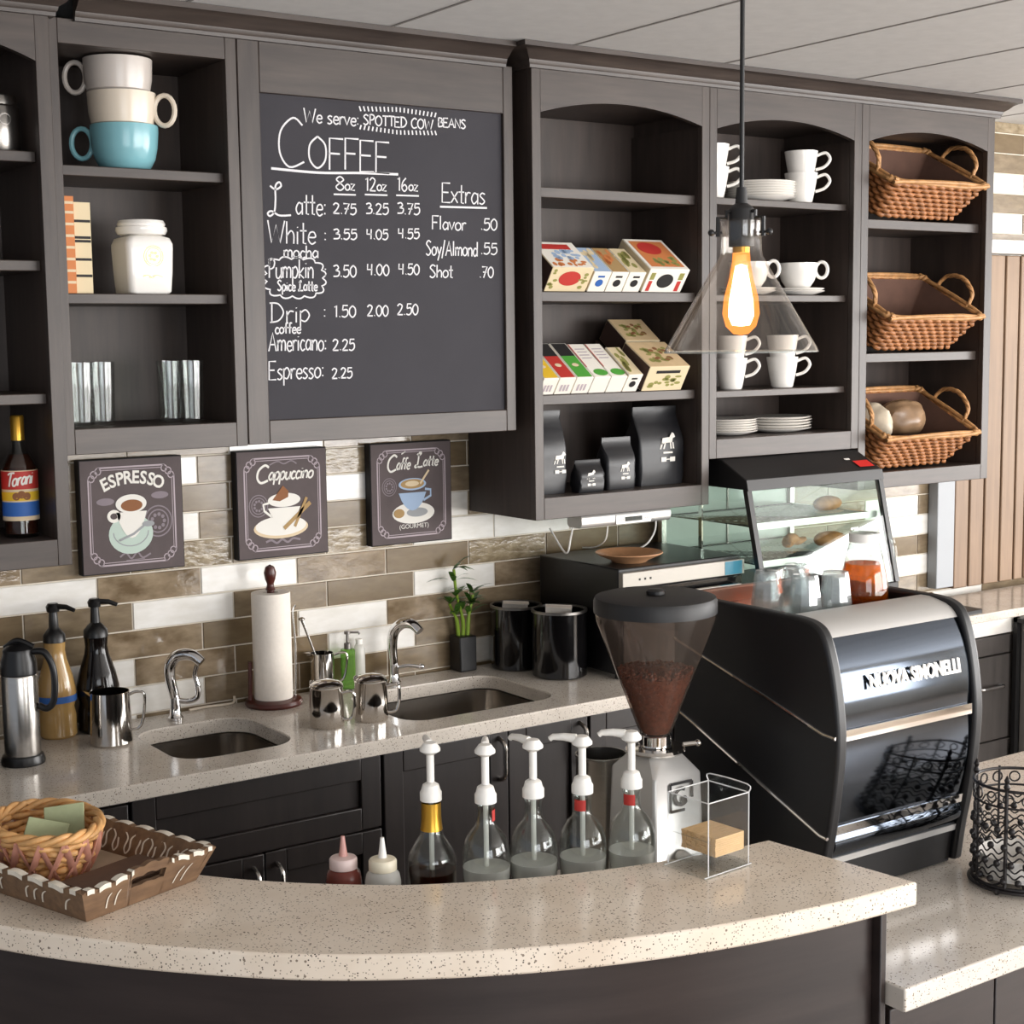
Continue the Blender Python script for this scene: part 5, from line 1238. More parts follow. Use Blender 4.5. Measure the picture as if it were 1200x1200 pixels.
def creamer(label, x, y, rz):
    T = thing('steel_creamer', label, 'creamer', (x, y, Zc), rz, 'lidded steel creamers in front of the towels')
    R = 0.044
    MB().lathe([(0.0, 0.0), (R - 0.002, 0.0), (R, 0.004), (R - 0.001, 0.05), (R - 0.003, 0.098), (R - 0.001, 0.101), (R - 0.003, 0.104), (0.0, 0.104)], n=44, cap=False).build('body', STEELP, T)
    MB().lathe([(R - 0.004, 0.1045), (R - 0.003, 0.107), (R - 0.012, 0.114), (0.012, 0.118), (0.0, 0.119)], n=40).build('lid', STEELP, T)
    MB().tube(catmull([(R - 0.002, 0, 0.085), (R + 0.024, 0, 0.088), (R + 0.028, 0, 0.055), (R + 0.020, 0, 0.022), (R - 0.001, 0, 0.018)], 5), 0.0045, 8).build('handle', STEELP, T)
    MB().ball((-R + 0.008, 0, 0.108), 0.008, 10).build('hinge_knob', STEELP, T)
creamer('lidded steel creamer on the left, in front of the paper towels', 0.240, -0.383, -0.75)
creamer('lidded steel creamer on the right, beside the large sink', 0.362, -0.392, -0.5)
T = thing('lucky_bamboo', 'lucky bamboo plant in a square black pot by the tiled wall', 'plant', (0.868, -0.043, Zc))
MB().box(-0.029, 0.029, -0.029, 0.029, 0.0, 0.104).build('pot', BLACK, T, bevel=0.004)
sm = [((0.0, 0.0), 0.0, 0.30), ((-0.012, 0.005), -0.03, 0.20), ((0.012, -0.006), 0.02, 0.22)]
for k, ((px, py), lean, top) in enumerate(sm):
    MB().tube(catmull([(px, py, 0.100), (px + lean * .2, py, 0.15), (px + lean * .6 - (.02 if k == 0 else 0), py, 0.15 + (top - .15) * .5), (px + lean - (.028 if k == 0 else 0), py, top)], 5), [0.006] * 6 + [0.0045] * 10, 8).build('stalk', STALK, T)
def leaf(m, p, d, L, w_):
    d = Vector(d).normalized(); s = d.cross(Vector((0, 0, 1))); s = s.normalized() if s.length > .1 else Vector((1, 0, 0)); p = Vector(p); A = []; B = []
    for i in range(6):
        t = i / 5; q = p + d * L * t + Vector((0, 0, -L * 0.35 * t * t)); hw = w_ * math.sin(PI * (0.08 + 0.92 * t) ** 0.8) * .5
        A.append(q + s * hw + Vector((0, 0, hw * .4))); B.append(q - s * hw + Vector((0, 0, hw * .4)))
    for i in range(5): m.quad(A[i], B[i], B[i + 1], A[i + 1])
R_ = random.Random(4)
tips = [(-0.028, 0, 0.30, 7), (-0.03, 0, 0.265, 5), (-0.022, 0, 0.22, 5), (-0.04, 0.005, 0.20, 6), (-0.03, -0.01, 0.17, 5), (0.02, -0.012, 0.20, 5), (0.03, -0.006, 0.225, 7), (0.026, -0.006, 0.19, 6), (0.02, 0, 0.16, 4), (0.0, 0.0, 0.18, 4)]
for x, y, z, n in tips:
    for i in range(n):
        a = R_.uniform(0, 2 * PI); dy = math.sin(a); 
        if y + dy * 0.06 > 0.02: dy = -abs(dy)
        m = MB(); leaf(m, (x, y, z), (math.cos(a), dy, R_.uniform(.3, 1.5)), R_.uniform(.055, .095), .016); m.build('leaf', LEAF, T, fixn=False)
o = MB().tube(catmull([(0.02, -0.030, Zc + 0.004), (0.07, -0.022, Zc + 0.004), (0.115, -0.028, Zc + 0.004), (0.150, -0.020, Zc + 0.004), (0.155, -0.016, Zc + 0.02)], 6), 0.0035, 8).build('cable', CREAM_C)
tag(o, 'pale cord lying along the wall between left faucet and paper towels', 'cord')

# ------------------------------------------------------------------ espresso machine
T = thing('espresso_machine', 'black espresso machine with glossy rear panel and chrome trims on lower counter', 'espresso machine', (0.52, -1.81, CT))
PF = [(1.400, -1.905), (1.396, -1.945), (1.380, -1.972), (1.34, -1.990), (1.28, -2.004), (1.21, -2.012), (1.14, -2.008), (1.05, -1.995), (0.985, -1.982), (0.917, -1.972)]
PFc = catmull(PF, 4)
def prof_y(z):
    for (za, ya), (zb, yb) in zip(PFc, PFc[1:]):
        if zb <= z <= za: return ya + (yb - ya) * ((za - z) / max(za - zb, 1e-9))
    return PFc[-1][1]
side = [(y - 0.010, z + 0.004) for z, y in PFc] + [(-1.605, 0.917), (-1.605, 1.404)]
XL, XR = 0.332, 0.704
for a, b in ((XL, XL + 0.024), (XR - 0.024, XR)):
    sp = MB().prism(side, a, b, lambda u, v, h: (h, u, v)).build('side_panel', [MACH], T, True, bevel=0.006, seg=3)
    if a == XL:
        L = lambda P: [(XL - 0.0015 - 0.52, p[0] + 1.81, p[1] - CT) for p in P]
        MB().tube(L([(-1.610, 1.319), (-1.676, 1.301), (-1.80, 1.267), (-1.916, 1.235), (-1.99, 1.214), (-2.018, 1.212)]), 0.0032, 8).build('chrome_trim', CHROME, sp)
        MB().tube(L([(-1.610, 1.187), (-1.66, 1.169), (-1.723, 1.143), (-1.82, 1.104), (-1.908, 1.069), (-1.985, 1.038), (-2.002, 1.036)]), 0.0032, 8).build('chrome_trim', CHROME, sp)
def strip(name, z0, z1, out, mat, thick=0.012, bulge=0.0, n=14, x0=XL + 0.0245, x1=XR - 0.0245):
    P = []
    for i in range(n + 1):
        z = z1 + (z0 - z1) * i / n; P.append((prof_y(z) - out - bulge * math.sin(PI * i / n), z))
    Q = [(y + thick + out + bulge * math.sin(PI * i / n), z) for i, (y, z) in enumerate(P)][::-1]
    return MB().prism(P + Q, x0, x1, lambda u, v, h: (h, u, v)).build(name, mat, T, True, ang=40)
logo = strip('logo_panel', 1.222, 1.372, 0.0, NAVY, bulge=0.004)
strip('chrome_strip', 1.203, 1.2215, 0.005, CHROME)
strip('lower_panel', 1.052, 1.2025, 0.0, NAVY, bulge=0.003)
strip('chrome_strip', 1.036, 1.0515, 0.005, CHROME)
strip('rolled_band', 0.992, 1.0355, 0.0, NAVY, bulge=0.008)
strip('chrome_strip', 0.980, 0.9915, 0.003, ALU)
strip('foot_band', 0.918, 0.9795, -0.002, BLACK_S)
# brushed bar rolled over the top rear edge
bar = [(prof_y(z) - 0.002, z) for z in [1.3725, 1.380, 1.388, 1.394, 1.398]] + [(-1.915, 1.402), (-1.895, 1.402), (-1.895, 1.385), (-1.94, 1.3725)]
MB().prism(bar, XL + 0.0245, XR - 0.0245, lambda u, v, h: (h, u, v)).build('top_bar', ALU, T, True, ang=40)
MB().box(XL + 0.0245, XR - 0.0245, -1.8945, -1.62, 1.366, 1.376).build('cup_tray', BLACK_G, T, True)
MB().box(XL + 0.0245, XR - 0.0245, -1.6195, -1.606, 1.30, 1.4035).build('front_rail', plain('copper_rail', '#a07a6a', 0.3, 0.8), T, True, bevel=0.003)
MB().box(XL + 0.0245, XR - 0.0245, -1.955, -1.64, 0.918, 1.365).build('chassis', BLACK, T, True)
V, F = bez('NUOVA SIMONELLI', 0.034, space=0.98, bold=0.0009)
w0 = min(v[0] for v in V); w1 = max(v[0] for v in V); m = MB(); k = (0.648 - 0.418) / (w1 - w0)
lay = lambda u, v, d: (0.418 + (u - w0) * k, prof_y(1.283 + v) - 0.0055 - d - 0.004 * math.sin(PI * (1.372 - 1.283 - v) / 0.15), 1.283 + v)
m.add([lay(u, v, 0.0) for u, v in V] + [lay(u, v, 0.003) for u, v in V], [f for f in F] + [tuple(i + len(V) for i in f) for f in F])
lm = m.build('brand_lettering', WHITE_P, None, smooth=False, fixn=False)
lm.data.transform(Matrix.Translation((-0.52, 1.81, -CT))); lm.parent = logo
for xx in (0.37, 0.66):
    for yy in (-1.94, -1.66): MB().lathe([(0.018, 0.0), (0.018, 0.003)], (xx, yy, CT + 0.0003), 14).build('foot', BLACK_S, T, True)

TZ = 1.3766
G5 = 'upside-down shot glasses on the machine tray'
def shot(label, x, y, first=None):
    if first is not None: return copy_thing(first, (x, y, TZ), label)
    T = thing('shot_glass', label, 'glass', (x, y, TZ), 0, G5)
    MB().lathe([(0.029, 0.0), (0.031, 0.001), (0.0305, 0.018), (0.024, 0.072), (0.022, 0.078), (0.0, 0.079)], n=12, cap=False).build('faceted_glass', GLASS_CUT, T, ang=20)
    MB().lathe([(0.0215, 0.062), (0.020, 0.0705), (0.0, 0.071)], n=12, cap=False).lathe([(0.0275, 0.004), (0.0215, 0.062)], n=12, cap=False).build('inner_wall', GLASS_CUT, T, ang=20)
    return T
q0 = shot('upside-down shot glass at the left on the espresso machine', 0.428, -1.755)
shot('upside-down shot glass in the middle front on the espresso machine', 0.446, -1.832, q0)
shot('upside-down shot glass on the right, nearest the amber carafe', 0.512, -1.842, q0)
shot('upside-down shot glass behind the middle one on the espresso machine', 0.520, -1.735, q0)
T = thing('amber_carafe', 'glass carafe of amber tea standing on the espresso machine', 'carafe', (0.632, -1.800, TZ), -0.6)
MB().lathe([(0.0, 0.0), (0.040, 0.0), (0.046, 0.006), (0.0475, 0.022), (0.043, 0.055), (0.036, 0.085), (0.029, 0.110), (0.026, 0.128), (0.027, 0.142), (0.0255, 0.142), (0.0245, 0.128), (0.034, 0.085), (0.0455, 0.022), (0.0, 0.004)], n=40, cap=False).build('vessel', GLASS, T)
MB().lathe([(0.0, 0.0045), (0.039, 0.005), (0.0448, 0.012), (0.0450, 0.022), (0.041, 0.055), (0.0355, 0.078), (0.0, 0.078)], n=40, cap=False).build('tea', AMBER, T)
MB().lathe([(0.0262, 0.118), (0.0285, 0.118), (0.0285, 0.134), (0.0268, 0.134)], n=32, cap=False).build('collar', WHITE_P, T)
MB().tube(catmull([(0.0285, 0, 0.128), (0.05, 0, 0.125), (0.058, 0, 0.09), (0.052, 0, 0.05), (0.046, 0, 0.04)], 5), 0.0042, 8).build('handle', GLASS, T)

# ------------------------------------------------------------------ grinder with hopper
T = thing('coffee_grinder', 'silver coffee grinder with smoky cone hopper of beans behind the bar', 'grinder', (0.167, -1.75, CT + 0.0006), -0.02)
hx, hy = 0.052, 0.062; c = 0.022
oct_ = lambda a, b, cc: [(-a + cc, -b), (a - cc, -b), (a, -b + cc), (a, b - cc), (a - cc, b), (-a + cc, b), (-a, b - cc), (-a, -b + cc)]
m = MB(); lv = [(oct_(hx + 0.006, hy + 0.006, 0.004), 0.0), (oct_(hx, hy, 0.004), 0.215), (oct_(hx - 0.018, hy - 0.022, 0.016), 0.246)]
Ls = [[(x, y, z) for x, y in P] for P, z in lv]
for a, b in zip(Ls, Ls[1:]):
    for i in range(8): m.quad(a[i], a[(i + 1) % 8], b[(i + 1) % 8], b[i])
m.add(Ls[0], [tuple(range(8))]).add(Ls[-1], [tuple(range(8))]); m.build('body', ALU, T, bevel=0.003)
MB().lathe([(0.0, 0.2462), (0.050, 0.2462), (0.053, 0.250), (0.050, 0.2545), (0.026, 0.256), (0.0, 0.256)], n=40, cap=False).build('collar_plate', STEELP, T)
MB().lathe([(0.0275, 0.2562), (0.030, 0.258), (0.030, 0.276), (0.0275, 0.278)], n=32, cap=False).build('neck_ring', CHROME, T)
MB().tube([(0.045, -0.02, 0.2545), (0.068, -0.03, 0.256)], 0.004, 8).ball((0.071, -0.031, 0.256), 0.007, 10).build('adjust_lever', STEELP, T)
MB().lathe([(0.026, 0.2785), (0.032, 0.29), (0.103, 0.478), (0.105, 0.4924)], n=56, cap=False).build('hopper_cone', GLASS_S, T)
MB().lathe([(0.0, 0.522), (0.09, 0.523), (0.104, 0.519), (0.107, 0.512), (0.107, 0.4925), (0.103, 0.4925), (0.0, 0.4935)], n=56, cap=False).build('hopper_lid', BLACK_S, T)
MB().lathe([(0.016, 0.5232), (0.016, 0.529), (0.012, 0.532), (0.0, 0.532)], n=20).build('lid_knob', BLACK, T)
# the beans: a core plus loose beans pressed against the cone
m = MB().lathe([(0.0, 0.2795), (0.0225, 0.2795), (0.0285, 0.292), (0.062, 0.382), (0.04, 0.392), (0.0, 0.396)], n=40, cap=False)
R_ = random.Random(11)
def bean(m, c, d, r):
    d = Vector(d).normalized(); u = d.orthogonal().normalized(); v = d.cross(u); o = []
    for i in range(4):
        t = -1 + 2 * i / 3; q = math.sqrt(max(0, 1 - t * t * .92))
        for k in range(5):
            a = 2 * PI * k / 5; o.append(tuple(Vector(c) + d * t * r * 1.4 + (u * math.cos(a) + v * math.sin(a)) * r * q))
    fs = [(i * 5 + k, i * 5 + (k + 1) % 5, (i + 1) * 5 + (k + 1) % 5, (i + 1) * 5 + k) for i in range(3) for k in range(5)]
    m.add(o, fs + [(4, 3, 2, 1, 0), (15, 16, 17, 18, 19)])
for i in range(950):
    z = 0.288 + (0.392 - 0.288) * math.sqrt(R_.random()); a = R_.uniform(0, 2 * PI); rr = 0.0285 + (z - 0.291) * (0.073 / 0.188) - 0.0042
    bean(m, (rr * math.cos(a), rr * math.sin(a), z), (R_.uniform(-1, 1), R_.uniform(-1, 1), R_.uniform(-1, 1)), 0.0030)
for i in range(260):
    a = R_.uniform(0, 2 * PI); rr = 0.058 * math.sqrt(R_.random()); bean(m, (rr * math.cos(a), rr * math.sin(a), 0.388 + 0.006 * R_.random()), (R_.uniform(-1, 1), R_.uniform(-1, 1), .2), 0.0034)
b_ = m.build('coffee_beans', BEAN, T, smooth=True, fixn=False); b_['kind'] = 'stuff'
m = MB(); f = lambda u, v: (0.004 + u, -hy - 0.0028 - (0.215 - 0.18 - v) * 0.028, 0.180 + v)
bw = 0.024
for p in ([(-bw, -bw), (bw * .3, -bw)], [(-bw, -bw), (-bw, bw)], [(-bw, bw), (bw, bw)], [(bw, bw), (bw, -bw * .2)]): ribbon(m, p, 0.005, f)
ribbon(m, [(0.014 * math.cos(t * PI / 10), 0.014 * math.sin(t * PI / 10)) for t in range(3, 19)], 0.007, f); disc(m, (0.006, -0.006), 0.007, 0.007, f, 14)
m.build('square_emblem', INK, T, smooth=False, fixn=False)
MB().tube([(0.0, -hy - 0.006, 0.075), (0.0, -hy - 0.030, 0.070)], 0.014, 14).build('dosing_spout', STEELP, T)
T = thing('steel_container', 'plain steel container behind the pump bottles, left of the grinder', 'container', (0.142, -1.628, CT + 0.0006))
MB().lathe([(0.0, 0.0), (0.044, 0.0), (0.046, 0.004), (0.046, 0.212), (0.0475, 0.215), (0.0475, 0.219), (0.044, 0.219), (0.044, 0.01), (0.0, 0.008)], n=44, cap=False).build('body', STEEL, T)

# ------------------------------------------------------------------ pump bottles behind the bar
def pump(T, h, rz):
    top = MB().lathe([(0.0135, h - 0.004), (0.0175, h - 0.003), (0.0175, h + 0.010), (0.0155, h + 0.013), (0.013, h + 0.022), (0.0085, h + 0.025), (0.0, h + 0.026)], n=28).build('pump_collar', WHITE_P, T)
    MB().lathe([(0.0062, h + 0.0262), (0.0062, h + 0.071), (0.0, h + 0.071)], n=16).build('pump_stem', WHITE_P, T)
    c_, s_ = math.cos(rz), math.sin(rz)
    m = MB().lathe([(0.0075, h + 0.0712), (0.0165, h + 0.077), (0.0165, h + 0.081), (0.010, h + 0.090), (0.0, h + 0.091)], n=20)
    m.build('pump_head', WHITE_P, T)
    MB().tube([(0.010 * c_, 0.010 * s_, h + 0.085), (0.030 * c_, 0.030 * s_, h + 0.087), (0.048 * c_, 0.048 * s_, h + 0.086), (0.053 * c_, 0.053 * s_, h + 0.082)], [0.0078, 0.0062, 0.005, 0.0045], 10).build('pump_nozzle', WHITE_P, T)
    MB().tube([(0, 0, h - 0.004), (0, 0, 0.02)], 0.0042, 8).build('dip_tube', MILKY, T)
G6 = 'syrup pump bottles in a row behind the bar'
H0 = 0.241
def pump_bottle(label, x, y, rz, round_, patch, foil=None, liquid=None):
    T = thing('pump_bottle', label, 'bottle', (x, y, CT + 0.0006), 0, G6)
    if round_: pr = [(0.0, 0.0), (0.036, 0.0), (0.0395, 0.005), (0.0375, 0.06), (0.0370, 0.105), (0.0384, 0.128), (0.0390, 0.145), (0.0378, 0.162), (0.0330, 0.179), (0.0245, 0.192), (0.0175, 0.200), (0.0145, 0.209), (0.0138, 0.228), (0.0150, 0.231), (0.0150, 0.2365), (0.012, 0.2365)]
    else: pr = [(0.0, 0.0), (0.036, 0.0), (0.0395, 0.005), (0.0395, 0.138), (0.0375, 0.150), (0.027, 0.168), (0.0195, 0.180), (0.0160, 0.194), (0.0140, 0.225), (0.0150, 0.2365), (0.012, 0.2365)]
    MB().lathe(pr + [(max(r - 0.0018, 0.0), z if i else 0.006) for i, (r, z) in reversed(list(enumerate(pr[:-1])))], n=40, cap=False).build('bottle', GLASS, T)
    lz = 0.134 if round_ else 0.124
    MB().lathe([(0.0, 0.0065), (0.0345, 0.0075), (0.0352, 0.012), (0.0348, 0.105), ((0.0372 if round_ else 0.0370), 0.12), (0.0376, lz), (0.0, lz)], n=36, cap=False).build('syrup', liquid or MILKY, T)
    if patch:
        R = 0.0146; m = MB(); a0, z0_ = patch
        ribbon(m, [(a0 + 0.0022 * t, z0_ + 0.030) for t in range(-4, 5)], 0.018, lambda u, v: (R * math.cos(u / 0.012), R * math.sin(u / 0.012), v))
        m.build('red_neck_label', RED, T, smooth=False, fixn=False)
    if foil: MB().lathe([(0.0180, 0.190), (0.0168, 0.200), (0.0160, 0.212), (0.0158, 0.2345)], n=28, cap=False).build('foil_sleeve', foil, T)
    pump(T, H0, rz)
    return T
away = math.atan2(0.823, 0.568); left = math.atan2(0.568, -0.823)
pump_bottle('pump bottle with gold foil neck, leftmost of five behind the bar', -0.284, -1.735, away + 0.2, False, None, GOLD, SYRUP)
pump_bottle('round clear pump bottle, second from left, red label on right of neck', -0.221, -1.785 - 0.012, away, True, (-0.008, 0.188))
pump_bottle('round clear pump bottle in the middle of the five', -0.1435, -1.818, away + 0.75, True, None)
pump_bottle('round clear pump bottle, fourth from left, nozzle pointing left', -0.068, -1.848, left - 0.25, True, (-0.031, 0.19))
pump_bottle('round clear pump bottle, rightmost, beside the silver grinder', 0.014, -1.872, left - 0.15, True, (-0.031, 0.19))
def squeeze(label, x, y, mat, capm, tip):
    T = thing('squeeze_bottle', label, 'bottle', (x, y, CT + 0.0006), 0, 'squeeze bottles behind the bar')
    MB().lathe([(0.0, 0.0), (0.026, 0.0), (0.0285, 0.004), (0.0285, 0.120), (0.026, 0.132), (0.021, 0.138)], n=36).build('bottle', mat, T)
    MB().lathe([(0.0215, 0.1382), (0.0222, 0.139), (0.0222, 0.153), (0.020, 0.156), (0.008, 0.158), (0.0, 0.158)], n=32, cap=False).build('cap', capm, T)
    MB().lathe([(0.0072, 0.1582), (0.0052, 0.172), (0.0030, 0.190), (0.0, 0.190)], n=16, cap=False).build('tip', tip, T)
squeeze('squeeze bottle of reddish sauce with white cap behind the bar', -0.414, -1.680, PINKY, plain('pinkish_cap', '#d9c2bd', 0.4), plain('pink_tip', '#c9968d', 0.4))
squeeze('squeeze bottle of pale syrup with cream cap beside the reddish one', -0.368, -1.724, MILKY, plain('cream_cap', '#e6dcc4', 0.4), WHITE_P)

# ------------------------------------------------------------------ on the bar top
ZB = BT + 0.0006
T = thing('serving_tray', 'carved brown wooden tray with whitewashed scalloped rim on the bar', 'tray', (-0.834, -1.698, ZB), 0.33)
TW, TLn, TH_ = 0.205, 0.36, 0.050; fl_ = 0.022; tk = 0.010
MB().box(0.0, TW, 0.0, TLn, 0.0, 0.008).build('bed', TRAYIN, T)
def wall(name, p0, p1, nrm, bow):
    """leaning wall from p0 to p1 with scalloped top; nrm is the outward direction"""
    n = 60; A = []
    dx, dy = p1[0] - p0[0], p1[1] - p0[1]
    m = MB(); top = []; rim = MB()
    P = []
    for i in range(n + 1):
        t = i / n; ex = fl_ * (2 * t - 1)
        h = TH_ + 0.0035 * abs(math.sin(t * PI * 9)) + bow * math.exp(-((t - .5) / .2) ** 2)
        l = math.hypot(dx, dy); k = ex / l
        b = (p0[0] + dx * t, p0[1] + dy * t); a = (b[0] + nrm[0] * fl_ + dx * k, b[1] + nrm[1] * fl_ + dy * k)
        P.append((b, a, h))
    vs = []; fs = []
    for b, a, h in P:
        vs += [(b[0], b[1], 0.0), (a[0], a[1], h), (a[0] - nrm[0] * tk, a[1] - nrm[1] * tk, h), (b[0] - nrm[0] * tk, b[1] - nrm[1] * tk, 0.0005)]
    for i in range(n):
        if bow and 0.36 < (i + .5) / n < 0.64:
            continue
        for j in range(4): fs.append((i * 4 + j, i * 4 + (j + 1) % 4, (i + 1) * 4 + (j + 1) % 4, (i + 1) * 4 + j))
    fs += [(0, 1, 2, 3), (n * 4, n * 4 + 1, n * 4 + 2, n * 4 + 3)]
    m.add(vs, fs)
    if bow:                                            # hand hole: the wall below and the grip above it
        i0, i1 = int(n * .36), int(math.ceil(n * .64))
        lo, hi = 0.50, 0.74; n_ = i1 - i0
        for (ta, tb) in ((0.0, lo), (hi, 1.0)):
            vv = []
            for i in range(i0, i1 + 1):
                b, a, h = P[i]; 
                for tt, off in ((ta, 0), (tb, 0), (tb, tk), (ta, tk)):
                    vv.append((b[0] + (a[0] - b[0]) * tt - nrm[0] * off, b[1] + (a[1] - b[1]) * tt - nrm[1] * off, h * tt))
            ff = []
            for i in range(n_):
                for j in range(4): ff.append((i * 4 + j, i * 4 + (j + 1) % 4, (i + 1) * 4 + (j + 1) % 4, (i + 1) * 4 + j))
            m.add(vv, ff)
        for i in (i0, i1):
            b, a, h = P[i]; q = []
            for tt in (lo, hi):
                for off in (0, tk): q.append((b[0] + (a[0] - b[0]) * tt - nrm[0] * off, b[1] + (a[1] - b[1]) * tt - nrm[1] * off, h * tt))
            m.quad(q[0], q[1], q[3], q[2])
    o = m.build(name, WOOD_TRAY, T, ang=30)
    q = MB()                                            # whitewashed notches along the rim and carved strokes on the face
    for i in range(2, n - 2):
        if (i % 7) in (5, 6): continue
        if bow and 0.36 < i / n < 0.64: continue
        b, a, h = P[i]; b2, a2, h2 = P[i + 1]; e = 0.0009
        q.quad((a[0] + nrm[0] * e, a[1] + nrm[1] * e, h - 0.006), (a2[0] + nrm[0] * e, a2[1] + nrm[1] * e, h2 - 0.006), (a2[0] + nrm[0] * e, a2[1] + nrm[1] * e, h2 + e), (a[0] + nrm[0] * e, a[1] + nrm[1] * e, h + e))
        q.quad((a[0] + nrm[0] * e, a[1] + nrm[1] * e, h + e), (a2[0] + nrm[0] * e, a2[1] + nrm[1] * e, h2 + e), (a2[0] - nrm[0] * (tk + e), a2[1] - nrm[1] * (tk + e), h2 + e), (a[0] - nrm[0] * (tk + e), a[1] - nrm[1] * (tk + e), h + e))
    for sel in ((lambda k: k < len(q.f) // 2), (lambda k: k >= len(q.f) // 2)) if bow else ((lambda k: True),):
        q2 = MB(); ks = [k for k in range(len(q.f)) if sel(k)]
        for k in ks: q2.quad(*[q.v[i] for i in q.f[k]])
        q2.build('whitewashed_notches', WASH, o, smooth=False, fixn=False)
    q = MB(); l = math.hypot(dx, dy)
    def face(u, v, out=0.0008, inner=False):
        t = u; b = (p0[0] + dx * t, p0[1] + dy * t); ex = fl_ * (2 * t - 1) / l; k = v / TH_
        off = -(tk + 0.001) if inner else out
        return (b[0] + (nrm[0] * fl_ + dx * ex) * k + nrm[0] * off, b[1] + (nrm[1] * fl_ + dy * ex) * k + nrm[1] * off, v + (0.0006 if v < 0.001 else 0))
    for cc in ([0.18, 0.25, 0.75, 0.82] if bow else [0.12, 0.17, 0.22, 0.40, 0.45, 0.5, 0.66, 0.71, 0.76, 0.9]):
        pts = catmull([(cc - 0.02, 0.012), (cc - 0.012, 0.022), (cc, 0.030), (cc + 0.022, 0.036)], 4)
        ribbon(q, pts, 0.006 if False else 0.010, lambda u, v: face(u, v)) if False else None
        for a_, b_ in zip(pts, pts[1:]):
            du = 0.010; q.quad(face(a_[0], a_[1]), face(a_[0] + du, a_[1]), face(b_[0] + du, b_[1]), face(b_[0], b_[1]))
    q.build('carved_strokes', WASH, o, smooth=False, fixn=False)
    if not bow and nrm[0] > 0:
        q = MB()
        for cc in [0.06 + 0.075 * i for i in range(12)]:
            for s_ in (-1, 1):
                pts = catmull([(cc, 0.012), (cc + s_ * 0.016, 0.020), (cc + s_ * 0.010, 0.034), (cc + s_ * 0.030, 0.042)], 4)
                for a_, b_ in zip(pts, pts[1:]):
                    du = 0.010; q.quad(face(a_[0], a_[1], 0, True), face(a_[0] + du, a_[1], 0, True), face(b_[0] + du, b_[1], 0, True), face(b_[0], b_[1], 0, True))
        q.build('painted_scrolls', WASH, o, smooth=False, fixn=False)
wall('end_wall', (0.0, 0.0), (TW, 0.0), (0, -1), 0.010)
wall('side_wall', (0.0, TLn), (0.0, 0.0), (-1, 0), 0.0)
wall('side_wall', (TW, 0.0), (TW, TLn), (1, 0), 0.0)
wall('end_wall', (TW, TLn), (0.0, TLn), (0, 1), 0.010)
# helper giving a point of the tray bed in world space
ca, sa = math.cos(0.33), math.sin(0.33)
tr = lambda u, v, z: (-0.834 + u * ca - v * sa, -1.698 + u * sa + v * ca, ZB + z)
T = thing('brown_pad', 'flat dark brown pad lying in the tray beside the handle', 'pad', tr(0.112, 0.062, 0.0086), 0.33 + 0.02)  # flat pad of thin dark brown layers
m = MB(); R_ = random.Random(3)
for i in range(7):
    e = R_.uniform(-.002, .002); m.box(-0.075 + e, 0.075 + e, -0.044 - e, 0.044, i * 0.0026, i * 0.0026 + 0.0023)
m.build('pad', plain('pad_brown', '#5d4637', 0.9, var=0.08, scale=60), T, bevel=0.0006)
# oval wicker basket with green packets
T = thing('oval_basket', 'oval natural wicker basket with green packets standing in the carved tray', 'basket', tr(0.097, 0.215, 0.0086), 0.33 + 1.25)
aT, bT, aB, bB, Hb = 0.104, 0.076, 0.078, 0.054, 0.068
def ov(t, a, off=0.0): return ((aB + (aT - aB) * t + off) * math.cos(a), (bB + (bT - bB) * t + off) * math.sin(a))
m = MB()
for r in range(6):
    t = (r + 0.4) / 6; N = 96; o = []
    for k in range(N):
        a = 2 * PI * k / N; d = 0.0032 * math.sin(2 * PI * (k / N * 16 + .5 * r)); x, y = ov(t, a, d); o.append((x, y, 0.006 + (Hb - 0.008) * t + 0.0022 * math.sin(a * 4 + r)))
    m.tube(o, 0.0056, 6, closed=True)
m.build('woven_wall', WICKER_N, T, ang=70)
m = MB()
for k in range(30):
    a = 2 * PI * k / 30; b = a + (0.34 if k % 2 else -0.34); x0, y0 = ov(0.02, a, 0.0065); x1, y1 = ov(0.5, (a + b) / 2, 0.008); x2, y2 = ov(1.0, b, 0.004)
    m.tube([(x0, y0, 0.006), (x1, y1, Hb * .5), (x2, y2, Hb)], 0.0062, 6, flat=0.4)
m.build('diagonal_canes', WICKER_P, T, ang=70)
m = MB()
for ph in (0, 2.1, 4.2):
    o = []
    for k in range(90):
        a = 2 * PI * k / 90; w_ = ph + k * 0.42; x, y = ov(1.0, a, 0.005 * math.cos(w_)); o.append((x, y, Hb + 0.004 + 0.005 * math.sin(w_)))
    m.tube(o, 0.0050, 6, closed=True)
m.build('braided_rim', WICKER_N, T, ang=70)
MB().prism([(ov(0.0, 2 * PI * k / 40, 0.004)) for k in range(40)], 0.0, 0.006).build('floor_mat', WICKER_N, T)
bc = T.location
def packet(label, dx, dy, dz, rx, ry, rz):
    m = MB().box(-0.031, 0.031, -0.0018, 0.0018, -0.026, 0.026); o = m.build('sweetener_packet', GREENPK, bevel=0.0012)
    o.location = (bc[0] + dx, bc[1] + dy, bc[2] + dz); o.rotation_euler = (rx, ry, rz); tag(o, label, 'packet', 'green packets in the oval basket'); return o
packet('pale green packet at the left of the oval basket', -0.010, -0.026, 0.060, -0.85, 0.25, -0.45)
packet('pale green packet standing upright at the right of the basket', 0.030, 0.004, 0.066, -0.5, -0.12, -0.55)
packet('pale green packet lying between the other two in the basket', 0.012, -0.012, 0.046, -1.0, 0.1, -0.1)
b = MB()
T = thing('stirrer_box', 'clear acrylic box holding wooden stirrers on the bar end', 'dispenser', (0.026, -2.044, ZB), 0.09)
